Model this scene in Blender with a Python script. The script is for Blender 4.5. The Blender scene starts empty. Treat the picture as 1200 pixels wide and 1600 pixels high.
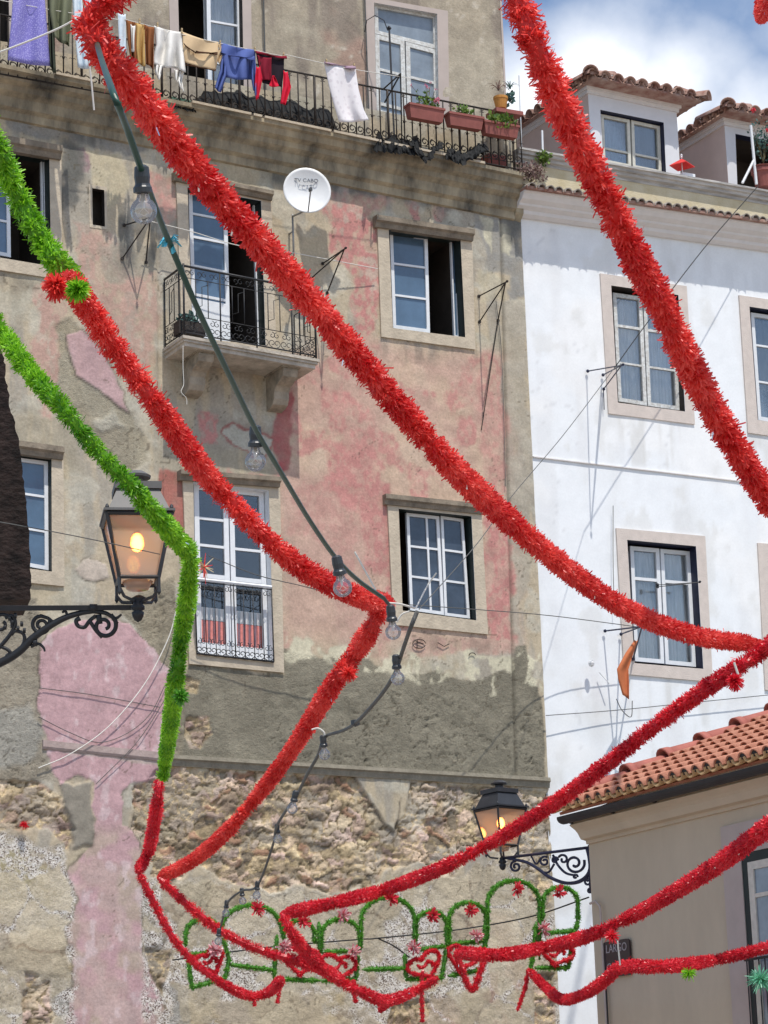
import bpy, math, random
import numpy as np
random.seed(7); RNG = np.random.default_rng(7)
SC = bpy.context.scene; COL = SC.collection
# ------------------------------------------------------------------ camera
FPX, PITCH, ROLL, YAW = 4200.0, math.radians(14.45), math.radians(1.97), math.radians(29.2)
D = 31.0
CAM = np.array([0, 0, 1.6])
_h = np.array([math.sin(YAW), math.cos(YAW), 0])
Fv = _h*math.cos(PITCH) + np.array([0, 0, math.sin(PITCH)])
_r0 = np.array([math.cos(YAW), -math.sin(YAW), 0])
_u0 = np.cross(_r0, Fv)
Rv = _r0*math.cos(ROLL) - _u0*math.sin(ROLL)
Uv = _r0*math.sin(ROLL) + _u0*math.cos(ROLL)
def ray(px, py): return Fv + Rv*((px-600)/FPX) + Uv*((800-py)/FPX)
def P(px, py, p=0.0):                      # point p metres in front of the facade plane
    d = ray(px, py); return CAM + d*((D-p)/d[1])
def Q(px, py, dep): return CAM + ray(px, py)*dep
def PX(px, py, X):
    d = ray(px, py); return CAM + d*(X/d[0])
def PL(px, py, pt, n):
    d = ray(px, py); return CAM + d*(np.dot(np.array(pt)-CAM, n)/np.dot(d, n))
V = lambda *a: np.array(a, float)
UP = V(0, 0, 1)
# ------------------------------------------------------------------ noise (numpy)
def _hash(ix, iy, s):
    n = (ix.astype(np.int64)*374761393 + iy.astype(np.int64)*668265263 + s*1442695041) & 0xffffffff
    n = ((n ^ (n >> 13))*1274126177) & 0xffffffff
    n = n ^ (n >> 16)
    return (n & 0xffffff)/float(0xffffff)
def vnoise(x, y, s=0):
    ix = np.floor(x); iy = np.floor(y); fx = x-ix; fy = y-iy
    fx = fx*fx*(3-2*fx); fy = fy*fy*(3-2*fy)
    a = _hash(ix, iy, s); b = _hash(ix+1, iy, s); c = _hash(ix, iy+1, s); d = _hash(ix+1, iy+1, s)
    return (a*(1-fx)+b*fx)*(1-fy) + (c*(1-fx)+d*fx)*fy
def fbm(x, y, s=0, o=4):
    r = 0; a = .5; t = 0
    for i in range(o):
        r = r + a*vnoise(x*2**i+i*17.3, y*2**i-i*9.1, s+i); t += a; a *= .5
    return r/t
def worley(x, y, s=0):
    ix = np.floor(x); iy = np.floor(y)
    f1 = np.full(x.shape, 9.); f2 = np.full(x.shape, 9.); idv = np.zeros(x.shape)
    for dx in (-1, 0, 1):
        for dy in (-1, 0, 1):
            cx = ix+dx; cy = iy+dy
            px = cx+.1+.8*_hash(cx, cy, s); py = cy+.1+.8*_hash(cx, cy, s+5)
            d = np.hypot(x-px, y-py); h = _hash(cx, cy, s+9)
            m = d < f1
            f2 = np.where(m, f1, np.minimum(f2, d)); idv = np.where(m, h, idv); f1 = np.where(m, d, f1)
    return f1, f2, idv
def sm(e0, e1, x):
    t = np.clip((x-e0)/(e1-e0), 0, 1); return t*t*(3-2*t)
def sdf(px, pz, poly):                      # signed distance, positive inside
    d = np.full(px.shape, 1e9); ins = np.zeros(px.shape, bool); n = len(poly)
    for i in range(n):
        ax, ay = poly[i]; bx, by = poly[(i+1) % n]
        ex, ey = bx-ax, by-ay; wx = px-ax; wy = pz-ay
        t = np.clip((wx*ex+wy*ey)/(ex*ex+ey*ey+1e-12), 0, 1)
        d = np.minimum(d, np.hypot(wx-ex*t, wy-ey*t))
        c = (ay > pz) != (by > pz)
        xs = ax + (pz-ay)/((by-ay) if abs(by-ay) > 1e-9 else 1e-9)*ex
        ins ^= c & (px < xs)
    return np.where(ins, d, -d)
# ------------------------------------------------------------------ scene helpers
def link(o, parent=None):
    COL.objects.link(o)
    if parent is not None: o.parent = parent
    return o
def tag(o, label=None, cat=None, group=None, kind=None):
    if label: o['label'] = label
    if cat: o['category'] = cat
    if group: o['group'] = group
    if kind: o['kind'] = kind
    return o
def thing(name, label, cat, loc=(0, 0, 0), group=None):
    o = bpy.data.objects.new(name, None); o.location = [float(v) for v in loc]; o.empty_display_size = .2
    link(o); tag(o, label, cat, group); o['_l'] = 0
    del o['_l']
    return o
def worldloc(o):
    v = np.zeros(3)
    while o is not None: v = v+np.array(o.location); o = o.parent
    return v
class MB:
    def __init__(s): s.v = []; s.f = []; s.m = []; s.n = 0; s.attr = []
    def add(s, vs, fs, mi=0, at=None):
        b = s.n; vs = [tuple(map(float, v)) for v in vs]
        s.v += vs; s.n += len(vs); s.f += [tuple(b+i for i in f) for f in fs]; s.m += [mi]*len(fs)
        if at is not None: s.attr += [at]*len(vs)
        return s
    def hexa(s, p, mi=0):                   # p: 4 bottom/back + 4 front corners
        return s.add(p, [(0, 3, 2, 1), (4, 5, 6, 7), (0, 1, 5, 4), (1, 2, 6, 5), (2, 3, 7, 6), (3, 0, 4, 7)], mi)
    def box(s, x0, x1, y0, y1, z0, z1, mi=0):
        return s.hexa([(x0, y0, z0), (x1, y0, z0), (x1, y1, z0), (x0, y1, z0), (x0, y0, z1), (x1, y0, z1), (x1, y1, z1), (x0, y1, z1)], mi)
    def prism(s, poly, off, mi=0):          # polygon 3D points extruded by vector
        n = len(poly); A = [np.array(p, float) for p in poly]; B = [p+np.array(off) for p in A]
        return s.add(A+B, [tuple(range(n-1, -1, -1)), tuple(range(n, 2*n))]+[(i, (i+1) % n, n+(i+1) % n, n+i) for i in range(n)], mi)
    def tube(s, pts, r, n=6, mi=0, cap=True):
        pts = [np.array(p, float) for p in pts]; k = len(pts)
        rs = r if hasattr(r, '__len__') else [r]*k
        up = None; vs = []
        for i, p in enumerate(pts):
            t = pts[min(i+1, k-1)]-pts[max(i-1, 0)]; t = t/(np.linalg.norm(t)+1e-12)
            if up is None:
                up = V(0, 0, 1) if abs(t[2]) < .9 else V(1, 0, 0)
            a = np.cross(t, up); a /= np.linalg.norm(a)+1e-12; b = np.cross(a, t); up = b
            for j in range(n):
                q = 2*math.pi*j/n; vs.append(p+(a*math.cos(q)+b*math.sin(q))*rs[i])
        fs = [(i*n+j, i*n+(j+1) % n, (i+1)*n+(j+1) % n, (i+1)*n+j) for i in range(k-1) for j in range(n)]
        if cap: fs += [tuple(range(n-1, -1, -1)), tuple(range((k-1)*n, k*n))]
        return s.add(vs, fs, mi)
    def lathe(s, o, prof, n=16, mi=0, ax=UP, rx=None):   # prof: (r, h)
        o = np.array(o, float); ax = np.array(ax, float); ax /= np.linalg.norm(ax)
        a = np.cross(ax, V(1, 0, 0) if abs(ax[0]) < .9 else V(0, 1, 0)); a /= np.linalg.norm(a); b = np.cross(ax, a)
        vs = [o+ax*h+(a*math.cos(2*math.pi*j/n)+b*math.sin(2*math.pi*j/n))*r for r, h in prof for j in range(n)]
        k = len(prof)
        fs = [(i*n+j, i*n+(j+1) % n, (i+1)*n+(j+1) % n, (i+1)*n+j) for i in range(k-1) for j in range(n)]
        if prof[0][0] > 1e-4: fs.append(tuple(range(n-1, -1, -1)))
        if prof[-1][0] > 1e-4: fs.append(tuple(range((k-1)*n, k*n)))
        return s.add(vs, fs, mi)
    def barrel(s, A, B, up, r0, r1, n=7, th=.015, mi=0):
        A = np.array(A, float); B = np.array(B, float); t = (B-A)/np.linalg.norm(B-A)
        sd = np.cross(t, up); sd /= np.linalg.norm(sd); u = np.cross(sd, t)
        vs = []
        for c, r in ((A, r0), (B, r1), (A, r0-th), (B, r1-th)):
            for j in range(n+1):
                q = math.pi*j/n; vs.append(c+sd*math.cos(q)*r+u*math.sin(q)*r)
        m = n+1; fs = []
        for j in range(n):
            fs += [(j, j+1, m+j+1, m+j), (2*m+j, 3*m+j, 3*m+j+1, 2*m+j+1), (j, 2*m+j, 2*m+j+1, j+1), (m+j, m+j+1, 3*m+j+1, 3*m+j)]
        return s.add(vs, fs, mi)
    def build(s, name, mats, parent=None, smooth=False, anchor=None):
        me = bpy.data.meshes.new(name)
        off = worldloc(parent) if parent is not None else (np.array(anchor, float) if anchor is not None else (np.mean(np.array(s.v), axis=0)))
        vv = (np.array(s.v, float)-off)
        loc = vv.mean(axis=0) if parent is not None else np.zeros(3)
        vv = vv-loc
        me.from_pydata(vv.tolist(), [], s.f)
        if not isinstance(mats, (list, tuple)): mats = [mats]
        for m in mats: me.materials.append(m)
        me.polygons.foreach_set('material_index', s.m)
        if smooth: me.polygons.foreach_set('use_smooth', [True]*len(s.f))
        if s.attr and len(s.attr) == len(s.v):
            a = me.attributes.new('tone', 'FLOAT', 'POINT'); a.data.foreach_set('value', np.array(s.attr, np.float32))
        me.validate(); me.update()
        o = bpy.data.objects.new(name, me)
        o.location = [float(x) for x in (loc if parent is not None else off)]
        return link(o, parent)
# ------------------------------------------------------------------ materials
def mat(name, col, rough=.8, metal=0, var=.15, scale=6, bump=0, bscale=40, spec=.3, col2=None, emis=None, estr=0, coord='Object', stretch=None):
    m = bpy.data.materials.new(name); m.use_nodes = True; nt = m.node_tree; N = nt.nodes; L = nt.links
    b = N['Principled BSDF']; b.inputs['Roughness'].default_value = rough; b.inputs['Metallic'].default_value = metal
    b.inputs['Specular IOR Level'].default_value = spec
    tc = N.new('ShaderNodeTexCoord'); src = tc.outputs[coord]
    if stretch:
        mp = N.new('ShaderNodeMapping'); mp.inputs['Scale'].default_value = stretch; L.new(src, mp.inputs['Vector']); src = mp.outputs['Vector']
    nz = N.new('ShaderNodeTexNoise'); nz.inputs['Scale'].default_value = scale; nz.inputs['Detail'].default_value = 6; nz.inputs['Roughness'].default_value = .65
    L.new(src, nz.inputs['Vector'])
    cr = N.new('ShaderNodeValToRGB'); cr.color_ramp.elements[0].position = .3; cr.color_ramp.elements[1].position = .7
    c = np.array(col); c2 = np.array(col2) if col2 is not None else np.clip(c*(1+var), 0, 1)
    c1 = c*(1-var) if col2 is None else c
    cr.color_ramp.elements[0].color = (*c1, 1); cr.color_ramp.elements[1].color = (*c2, 1)
    L.new(nz.outputs['Fac'], cr.inputs['Fac']); L.new(cr.outputs['Color'], b.inputs['Base Color'])
    if bump:
        n2 = N.new('ShaderNodeTexNoise'); n2.inputs['Scale'].default_value = bscale; n2.inputs['Detail'].default_value = 5
        L.new(src, n2.inputs['Vector'])
        bp = N.new('ShaderNodeBump'); bp.inputs['Strength'].default_value = bump; bp.inputs['Distance'].default_value = .02
        L.new(n2.outputs['Fac'], bp.inputs['Height']); L.new(bp.outputs['Normal'], b.inputs['Normal'])
    if emis is not None:
        b.inputs['Emission Color'].default_value = (*emis, 1); b.inputs['Emission Strength'].default_value = estr
    return m
def wallmat(name, bumpk=1.0, vk=1.0):
    m = bpy.data.materials.new(name); m.use_nodes = True; nt = m.node_tree; N = nt.nodes; L = nt.links
    b = N['Principled BSDF']; b.inputs['Roughness'].default_value = .92; b.inputs['Specular IOR Level'].default_value = .15
    a = N.new('ShaderNodeAttribute'); a.attribute_name = 'paint'
    r = N.new('ShaderNodeAttribute'); r.attribute_name = 'rgh'
    s = N.new('ShaderNodeAttribute'); s.attribute_name = 'spk'
    tc = N.new('ShaderNodeTexCoord')
    def noise(sc, det=6, rg=.6):
        n = N.new('ShaderNodeTexNoise'); n.inputs['Scale'].default_value = sc; n.inputs['Detail'].default_value = det; n.inputs['Roughness'].default_value = rg
        L.new(tc.outputs['Object'], n.inputs['Vector']); return n
    n1 = noise(3.5, 8, .7); n2 = noise(28, 6, .7)
    mr = N.new('ShaderNodeMapRange'); mr.inputs[1].default_value = .3; mr.inputs[2].default_value = .7; mr.inputs[3].default_value = 1-.16*vk; mr.inputs[4].default_value = 1+.14*vk
    L.new(n1.outputs['Fac'], mr.inputs[0])
    mr2 = N.new('ShaderNodeMapRange'); mr2.inputs[1].default_value = .3; mr2.inputs[2].default_value = .7; mr2.inputs[3].default_value = 1-.14*vk; mr2.inputs[4].default_value = 1+.12*vk
    L.new(n2.outputs['Fac'], mr2.inputs[0])
    mu = N.new('ShaderNodeMath'); mu.operation = 'MULTIPLY'; L.new(mr.outputs[0], mu.inputs[0]); L.new(mr2.outputs[0], mu.inputs[1])
    vm = N.new('ShaderNodeVectorMath'); vm.operation = 'SCALE'; L.new(a.outputs['Color'], vm.inputs[0]); L.new(mu.outputs[0], vm.inputs['Scale'])
    # pebble speckle
    vo = N.new('ShaderNodeTexVoronoi'); vo.inputs['Scale'].default_value = 75; L.new(tc.outputs['Object'], vo.inputs['Vector'])
    cr = N.new('ShaderNodeValToRGB'); cr.color_ramp.interpolation = 'LINEAR'
    e = cr.color_ramp.elements; e[0].position = .15; e[0].color = (.12, .085, .07, 1); e[1].position = .42; e[1].color = (.60, .55, .48, 1)
    e.new(.9).color = (.76, .73, .69, 1)
    sp = N.new('ShaderNodeSeparateColor'); L.new(vo.outputs['Color'], sp.inputs[0]); L.new(sp.outputs[0], cr.inputs['Fac'])
    n3 = noise(7, 4, .6); m3 = N.new('ShaderNodeMapRange'); m3.inputs[1].default_value = .38; m3.inputs[2].default_value = .52; L.new(n3.outputs['Fac'], m3.inputs[0])
    ms = N.new('ShaderNodeMath'); ms.operation = 'MULTIPLY'; L.new(m3.outputs[0], ms.inputs[0]); L.new(s.outputs['Fac'], ms.inputs[1])
    mx = N.new('ShaderNodeMix'); mx.data_type = 'RGBA'; L.new(ms.outputs[0], mx.inputs['Factor']); L.new(vm.outputs[0], mx.inputs['A']); L.new(cr.outputs['Color'], mx.inputs['B'])
    L.new(mx.outputs['Result'], b.inputs['Base Color'])
    n4 = noise(16, 8, .7); n5 = noise(60, 4, .6)
    ad = N.new('ShaderNodeMath'); ad.operation = 'MULTIPLY_ADD'; ad.inputs[1].default_value = .35; L.new(n5.outputs['Fac'], ad.inputs[0]); L.new(n4.outputs['Fac'], ad.inputs[2])
    bs = N.new('ShaderNodeMath'); bs.operation = 'MULTIPLY_ADD'; bs.inputs[1].default_value = .9*bumpk; bs.inputs[2].default_value = .16*bumpk; L.new(r.outputs['Fac'], bs.inputs[0])
    bp = N.new('ShaderNodeBump'); bp.inputs['Distance'].default_value = .03; L.new(bs.outputs[0], bp.inputs['Strength']); L.new(ad.outputs[0], bp.inputs['Height'])
    L.new(bp.outputs['Normal'], b.inputs['Normal'])
    return m
def tonemat(name, ca, cb, rough=.4, trans=.3, spec=.5, metal=0):
    m = bpy.data.materials.new(name); m.use_nodes = True; nt = m.node_tree; N = nt.nodes; L = nt.links
    b = N['Principled BSDF']; b.inputs['Roughness'].default_value = rough; b.inputs['Specular IOR Level'].default_value = spec; b.inputs['Metallic'].default_value = metal
    a = N.new('ShaderNodeAttribute'); a.attribute_name = 'tone'
    cr = N.new('ShaderNodeValToRGB'); cr.color_ramp.elements[0].color = (*ca, 1); cr.color_ramp.elements[1].color = (*cb, 1)
    L.new(a.outputs['Fac'], cr.inputs['Fac']); L.new(cr.outputs['Color'], b.inputs['Base Color'])
    if trans:
        t = N.new('ShaderNodeBsdfTranslucent'); L.new(cr.outputs['Color'], t.inputs['Color'])
        mx = N.new('ShaderNodeMixShader'); mx.inputs[0].default_value = trans
        L.new(b.outputs[0], mx.inputs[1]); L.new(t.outputs[0], mx.inputs[2]); L.new(mx.outputs[0], N['Material Output'].inputs['Surface'])
    return m
def glassmat(name, tint=(1, 1, 1), refl=.12, diff=0, dcol=(.5, .4, .3), rough=.02):
    m = bpy.data.materials.new(name); m.use_nodes = True; nt = m.node_tree; N = nt.nodes; L = nt.links
    N.remove(N['Principled BSDF'])
    tr = N.new('ShaderNodeBsdfTransparent'); tr.inputs['Color'].default_value = (*tint, 1)
    gl = N.new('ShaderNodeBsdfGlossy'); gl.inputs['Roughness'].default_value = rough
    lw = N.new('ShaderNodeLayerWeight'); lw.inputs['Blend'].default_value = .35
    mr = N.new('ShaderNodeMapRange'); mr.inputs[3].default_value = refl; mr.inputs[4].default_value = .85; L.new(lw.outputs['Fresnel'], mr.inputs[0])
    mx = N.new('ShaderNodeMixShader'); L.new(mr.outputs[0], mx.inputs[0]); L.new(tr.outputs[0], mx.inputs[1]); L.new(gl.outputs[0], mx.inputs[2])
    out = mx
    if diff:
        d = N.new('ShaderNodeBsdfDiffuse'); d.inputs['Color'].default_value = (*dcol, 1)
        t = N.new('ShaderNodeBsdfTranslucent'); t.inputs['Color'].default_value = (*dcol, 1)
        a = N.new('ShaderNodeMixShader'); a.inputs[0].default_value = .5; L.new(d.outputs[0], a.inputs[1]); L.new(t.outputs[0], a.inputs[2])
        o2 = N.new('ShaderNodeMixShader'); o2.inputs[0].default_value = diff; L.new(mx.outputs[0], o2.inputs[1]); L.new(a.outputs[0], o2.inputs[2]); out = o2
    L.new(out.outputs[0], N['Material Output'].inputs['Surface'])
    return m
M = {}
M['oldwall'] = wallmat('old_plaster'); M['whitewall'] = wallmat('white_plaster', .12, .22)
M['stone'] = mat('window_stone', (.50, .43, .33), .85, var=.16, scale=5, bump=.4, bscale=30)
M['stonew'] = mat('pale_stone', (.60, .53, .48), .85, var=.08, scale=9, bump=.3, bscale=60)
M['cornice'] = mat('weathered_cornice', (.060, .057, .050), .95, col2=(.46, .39, .27), scale=2.6, bump=.8, bscale=14, stretch=(1, 1, .38))
M['lintelstone'] = mat('dirty_shaded_lintel_stone', (.13, .11, .085), .95, col2=(.30, .25, .19), scale=5, bump=.5, bscale=20)  # dirty stone, darkened further to paint in the shade of the undersides
M['corbel'] = mat('stained_corbel', (.16, .14, .11), .95, col2=(.42, .36, .28), scale=6, bump=.5, bscale=25)
M['slab'] = mat('balcony_slab', (.30, .27, .22), .9, col2=(.58, .52, .44), scale=5, bump=.5, bscale=30)
M['whitepaint'] = mat('white_frame_paint', (.74, .76, .78), .5, var=.06, scale=12)
M['oldpaint'] = mat('flaking_white_paint', (.42, .40, .36), .7, col2=(.76, .78, .77), scale=22, bump=.3, bscale=60)
M['creampaint'] = mat('cream_frame_paint', (.62, .60, .52), .6, var=.12, scale=15)
M['darkgreen'] = mat('dark_green_paint', (.018, .028, .026), .5, var=.3)
M['navy'] = mat('navy_paint', (.020, .024, .055), .5, var=.25)
M['glassblue'] = mat('pane_painted_sky', (.080, .135, .205), .10, var=.30, scale=1.1, spec=.8)  # blue base colour paints in the reflected sky
M['glassdark'] = mat('dark_pane', (.040, .055, .080), .08, var=.55, scale=2.0, spec=.8)
M['glassgrey'] = mat('grey_pane', (.22, .26, .30), .12, var=.25, scale=3, spec=.7)
M['clear'] = glassmat('clear_window_glass', (.93, .95, .96), .06)
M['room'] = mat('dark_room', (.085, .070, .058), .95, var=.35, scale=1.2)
M['curtain'] = mat('lace_curtain', (.66, .66, .65), .9, var=.22, scale=26, stretch=(1, 1, .12))
M['curtainblue'] = mat('blue_curtain', (.16, .25, .32), .9, var=.3, scale=20, stretch=(1, 1, .12))
M['redcloth'] = mat('red_half_curtain', (.68, .24, .21), .85, var=.2, scale=14)
M['iron'] = mat('black_iron', (.018, .019, .022), .5, var=.3, spec=.4)
M['ironbrown'] = mat('rusty_dark_iron', (.035, .028, .024), .7, var=.5, scale=20)
M['ironblue'] = mat('blue_black_iron', (.022, .025, .055), .45, var=.2)
M['wire'] = mat('grey_wire', (.10, .10, .095), .7); M['wireblack'] = mat('black_wire', (.02, .02, .02), .6)
M['cord'] = mat('white_cord', (.70, .68, .62), .7, var=.08)
M['cable'] = mat('green_cable', (.012, .055, .038), .4, var=.15, spec=.5)
M['socket'] = mat('grey_socket', (.035, .040, .045), .4, var=.2, spec=.5)
M['bulb'] = glassmat('bulb_glass', (.97, .97, .98), .13)
M['filament'] = mat('bulb_inside', (.75, .68, .58), .5)
M['lampmetal'] = mat('lantern_metal', (.028, .030, .034), .45, var=.3, spec=.5)
M['lampbar'] = mat('grey_lantern_bar', (.13, .125, .12), .5, var=.15)
M['lampglass'] = glassmat('frosted_lantern_glass', (.95, .88, .82), .06, .50, (.74, .62, .53))
M['glow'] = mat('lit_lamp', (1, .6, .2), .5, emis=(1.0, .45, .07), estr=8)
_n = M['glow'].node_tree; _lw = _n.nodes.new('ShaderNodeLayerWeight'); _lw.inputs['Blend'].default_value = .5; _cr = _n.nodes.new('ShaderNodeValToRGB')
_cr.color_ramp.elements[0].position = .15; _cr.color_ramp.elements[0].color = (1, .55, .12, 1); _cr.color_ramp.elements[1].position = .75; _cr.color_ramp.elements[1].color = (1, .16, .01, 1)
_n.links.new(_lw.outputs['Facing'], _cr.inputs['Fac']); _n.links.new(_cr.outputs['Color'], _n.nodes['Principled BSDF'].inputs['Emission Color'])
M['terra'] = mat('terracotta_planter', (.27, .09, .075), .7, var=.15, scale=9)
M['ochrepot'] = mat('ochre_pot', (.48, .22, .05), .6, var=.2)
M['soil'] = mat('soil', (.04, .03, .02), 1)
M['leaf'] = tonemat('leaf', (.05, .11, .02), (.24, .36, .07), .55, .25, .3)
M['leafdry'] = tonemat('dry_leaf', (.13, .07, .07), (.40, .30, .26), .8, .2, .2)
M['leafdark'] = tonemat('dark_leaf', (.03, .06, .04), (.16, .30, .28), .6, .2, .3)
M['pinkfl'] = tonemat('pink_flower', (.60, .08, .20), (.90, .40, .50), .6, .3, .3)
M['redfl'] = tonemat('red_flower', (.60, .02, .05), (.80, .10, .12), .6, .3, .3)
M['stem'] = mat('stem', (.12, .10, .05), .9)
M['red'] = tonemat('red_plastic_fringe', (.66, .010, .016), (1.0, .14, .11), .40, .45, .45)
M['redb'] = tonemat('crimson_tinsel', (.55, .006, .024), (.92, .045, .065), .32, .34, .5)
M['green'] = tonemat('green_plastic_fringe', (.06, .27, .008), (.38, .74, .04), .40, .42, .45)
M['greenb'] = tonemat('dark_green_tinsel', (.03, .17, .010), (.17, .48, .05), .32, .3, .5)
M['foil'] = mat('foil_glint', (.9, .85, .85), .12, metal=1, var=.02)
M['whitefl'] = tonemat('white_red_flower', (.62, .04, .08), (.90, .75, .76), .6, .2, .3)
M['tile'] = mat('terracotta_tile', (.40, .15, .09), .85, col2=(.62, .30, .20), scale=7, bump=.3, bscale=60)
M['tileold'] = mat('weathered_roof_tile', (.24, .10, .075), .9, col2=(.46, .33, .27), scale=6, bump=.4, bscale=40)
M['tilegrey'] = mat('lichened_roof_tile', (.16, .14, .12), .9, col2=(.48, .43, .38), scale=9, bump=.4, bscale=40)
M['gutter'] = mat('dark_gutter', (.030, .030, .033), .5, var=.2)
M['beige'] = mat('beige_render', (.53, .45, .335), .92, var=.08, scale=2.0, stretch=(1, 1, .35), bump=.15, bscale=50)
M['beigetrim'] = mat('rose_grey_trim', (.47, .40, .36), .9, var=.06, scale=4)
M['yellowband'] = mat('yellowed_parapet', (.50, .42, .26), .9, col2=(.62, .55, .40), scale=4, bump=.3)
M['greycoping'] = mat('grey_coping', (.24, .23, .22), .95, col2=(.62, .60, .57), scale=6, bump=.6, bscale=20, stretch=(.35, 1, 2.5))
M['cheekwall'] = mat('dormer_cheek_bounce_tint', (.66, .53, .47), .9, var=.06, scale=3)  # pinkish bounced light is put into this cheek colour
M['dormerwhite'] = mat('dormer_white_render', (.66, .66, .68), .9, var=.05, scale=4)
M['corniceW'] = mat('white_cornice_plaster', (.70, .67, .65), .9, var=.06, scale=6)
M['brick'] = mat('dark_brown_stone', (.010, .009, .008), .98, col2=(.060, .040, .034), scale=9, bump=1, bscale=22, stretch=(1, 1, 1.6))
M['dish'] = mat('dish_paint', (.70, .71, .71), .45, var=.04); M['dishmark'] = mat('dish_lettering', (.08, .09, .11), .6)
M['galv'] = mat('galvanised_steel', (.32, .32, .32), .5, metal=.4)
M['sign'] = mat('dark_plum_sign', (.030, .016, .022), .3, spec=.5, var=.15); M['signtext'] = mat('sign_lettering', (.36, .33, .34), .6)
M['asphalt'] = mat('street_stone', (.30, .27, .24), .95, var=.2, scale=3)
M['blackbag'] = mat('black_plastic', (.008, .009, .010), .75, spec=.25, var=.4)
def clothmat(name, c, c2=None, sc=10, **k): return mat(name, c, .9, col2=c2, var=.08, scale=sc, spec=.1, **k)
# ------------------------------------------------------------------ sky and light
w = bpy.data.worlds.new('World'); SC.world = w; w.use_nodes = True; nt = w.node_tree; N = nt.nodes; L = nt.links
bg = N['Background']; sky = N.new('ShaderNodeTexSky'); sky.sky_type = 'NISHITA'; sky.sun_disc = False
SUNL = V(-.012, 1, -2.2); SUNL /= np.linalg.norm(SUNL)
sky.sun_elevation = math.asin(-SUNL[2]); sky.sun_rotation = math.atan2(-SUNL[0], -SUNL[1])
sky.air_density = 1.0; sky.dust_density = .7; sky.ozone_density = 2.6
tc = N.new('ShaderNodeTexCoord')
mp = N.new('ShaderNodeMapping'); mp.inputs['Scale'].default_value = (1, 1, 1.6); mp.inputs['Location'].default_value = (.38, .2, .1); L.new(tc.outputs['Generated'], mp.inputs['Vector'])
nz = N.new('ShaderNodeTexNoise'); nz.inputs['Scale'].default_value = 7; nz.inputs['Detail'].default_value = 7; nz.inputs['Roughness'].default_value = .52; L.new(mp.outputs[0], nz.inputs['Vector'])
cr = N.new('ShaderNodeValToRGB'); cr.color_ramp.elements[0].position = .50; cr.color_ramp.elements[1].position = .74
L.new(nz.outputs['Fac'], cr.inputs['Fac'])
# the two cumulus banks behind the roofs: soft ellipses in direction space, broken up by the noise
def bank(px, py, rad):
    d = ray(px, py); d = d/np.linalg.norm(d)
    di = N.new('ShaderNodeVectorMath'); di.operation = 'DISTANCE'; L.new(tc.outputs['Generated'], di.inputs[0]); di.inputs[1].default_value = tuple(d)
    mr = N.new('ShaderNodeMapRange'); mr.inputs[1].default_value = rad; mr.inputs[2].default_value = rad*.05; mr.inputs[3].default_value = 0; mr.inputs[4].default_value = 1
    L.new(di.outputs['Value'], mr.inputs[0]); return mr.outputs[0]
mxs = None
for px, py, rr in ((950, 135, .040), (1035, 165, .040), (805, 160, .030), (1150, 215, .032)):
    o = bank(px, py, rr)
    if mxs is None: mxs = o
    else:
        mm = N.new('ShaderNodeMath'); mm.operation = 'MAXIMUM'; L.new(mxs, mm.inputs[0]); L.new(o, mm.inputs[1]); mxs = mm.outputs[0]
nz2 = N.new('ShaderNodeTexNoise'); nz2.inputs['Scale'].default_value = 26; nz2.inputs['Detail'].default_value = 6; L.new(tc.outputs['Generated'], nz2.inputs['Vector'])
sb = N.new('ShaderNodeMath'); sb.operation = 'MULTIPLY_ADD'; sb.inputs[1].default_value = 2.2; sb.inputs[2].default_value = -.95; L.new(nz2.outputs['Fac'], sb.inputs[0])
ad = N.new('ShaderNodeMath'); ad.operation = 'MULTIPLY_ADD'; ad.use_clamp = True; ad.inputs[1].default_value = 1.15; L.new(mxs, ad.inputs[0])
ng = N.new('ShaderNodeMath'); ng.operation = 'MULTIPLY'; ng.inputs[1].default_value = .62; L.new(sb.outputs[0], ng.inputs[0]); L.new(ng.outputs[0], ad.inputs[2])
mk = N.new('ShaderNodeMath'); mk.operation = 'MAXIMUM'; L.new(ad.outputs[0], mk.inputs[0])
mq = N.new('ShaderNodeMath'); mq.operation = 'MULTIPLY'; mq.inputs[1].default_value = .38; L.new(cr.outputs['Color'], mq.inputs[0]); L.new(mq.outputs[0], mk.inputs[1])
mx = N.new('ShaderNodeMix'); mx.data_type = 'RGBA'; L.new(mk.outputs[0], mx.inputs['Factor']); L.new(sky.outputs['Color'], mx.inputs['A'])
CLOUD = 7.6
mx.inputs['B'].default_value = (CLOUD*.95, CLOUD*.98, CLOUD*1.03, 1)
L.new(mx.outputs['Result'], bg.inputs['Color']); bg.inputs['Strength'].default_value = .098
sl = bpy.data.lights.new('sun', 'SUN'); sl.energy = 2.55; sl.angle = math.radians(.5); sl.color = (1, .95, .87)
so = bpy.data.objects.new('sun', sl); link(so)
from mathutils import Vector, Matrix
so.rotation_euler = Vector(tuple(SUNL)).to_track_quat('-Z', 'Y').to_euler(); so.location = (0, 0, 40)
SC.view_settings.view_transform = 'Standard'; SC.view_settings.look = 'None'; SC.view_settings.gamma = 1; SC.view_settings.exposure = .7
cam = bpy.data.cameras.new('camera'); co = bpy.data.objects.new('camera', cam); link(co); SC.camera = co
cam.sensor_fit = 'HORIZONTAL'; cam.sensor_width = 36; cam.lens = 36*FPX/1200; cam.clip_start = .1; cam.clip_end = 3000
co.matrix_world = Matrix(((Rv[0], Uv[0], -Fv[0], CAM[0]), (Rv[1], Uv[1], -Fv[1], CAM[1]), (Rv[2], Uv[2], -Fv[2], CAM[2]), (0, 0, 0, 1)))
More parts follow.
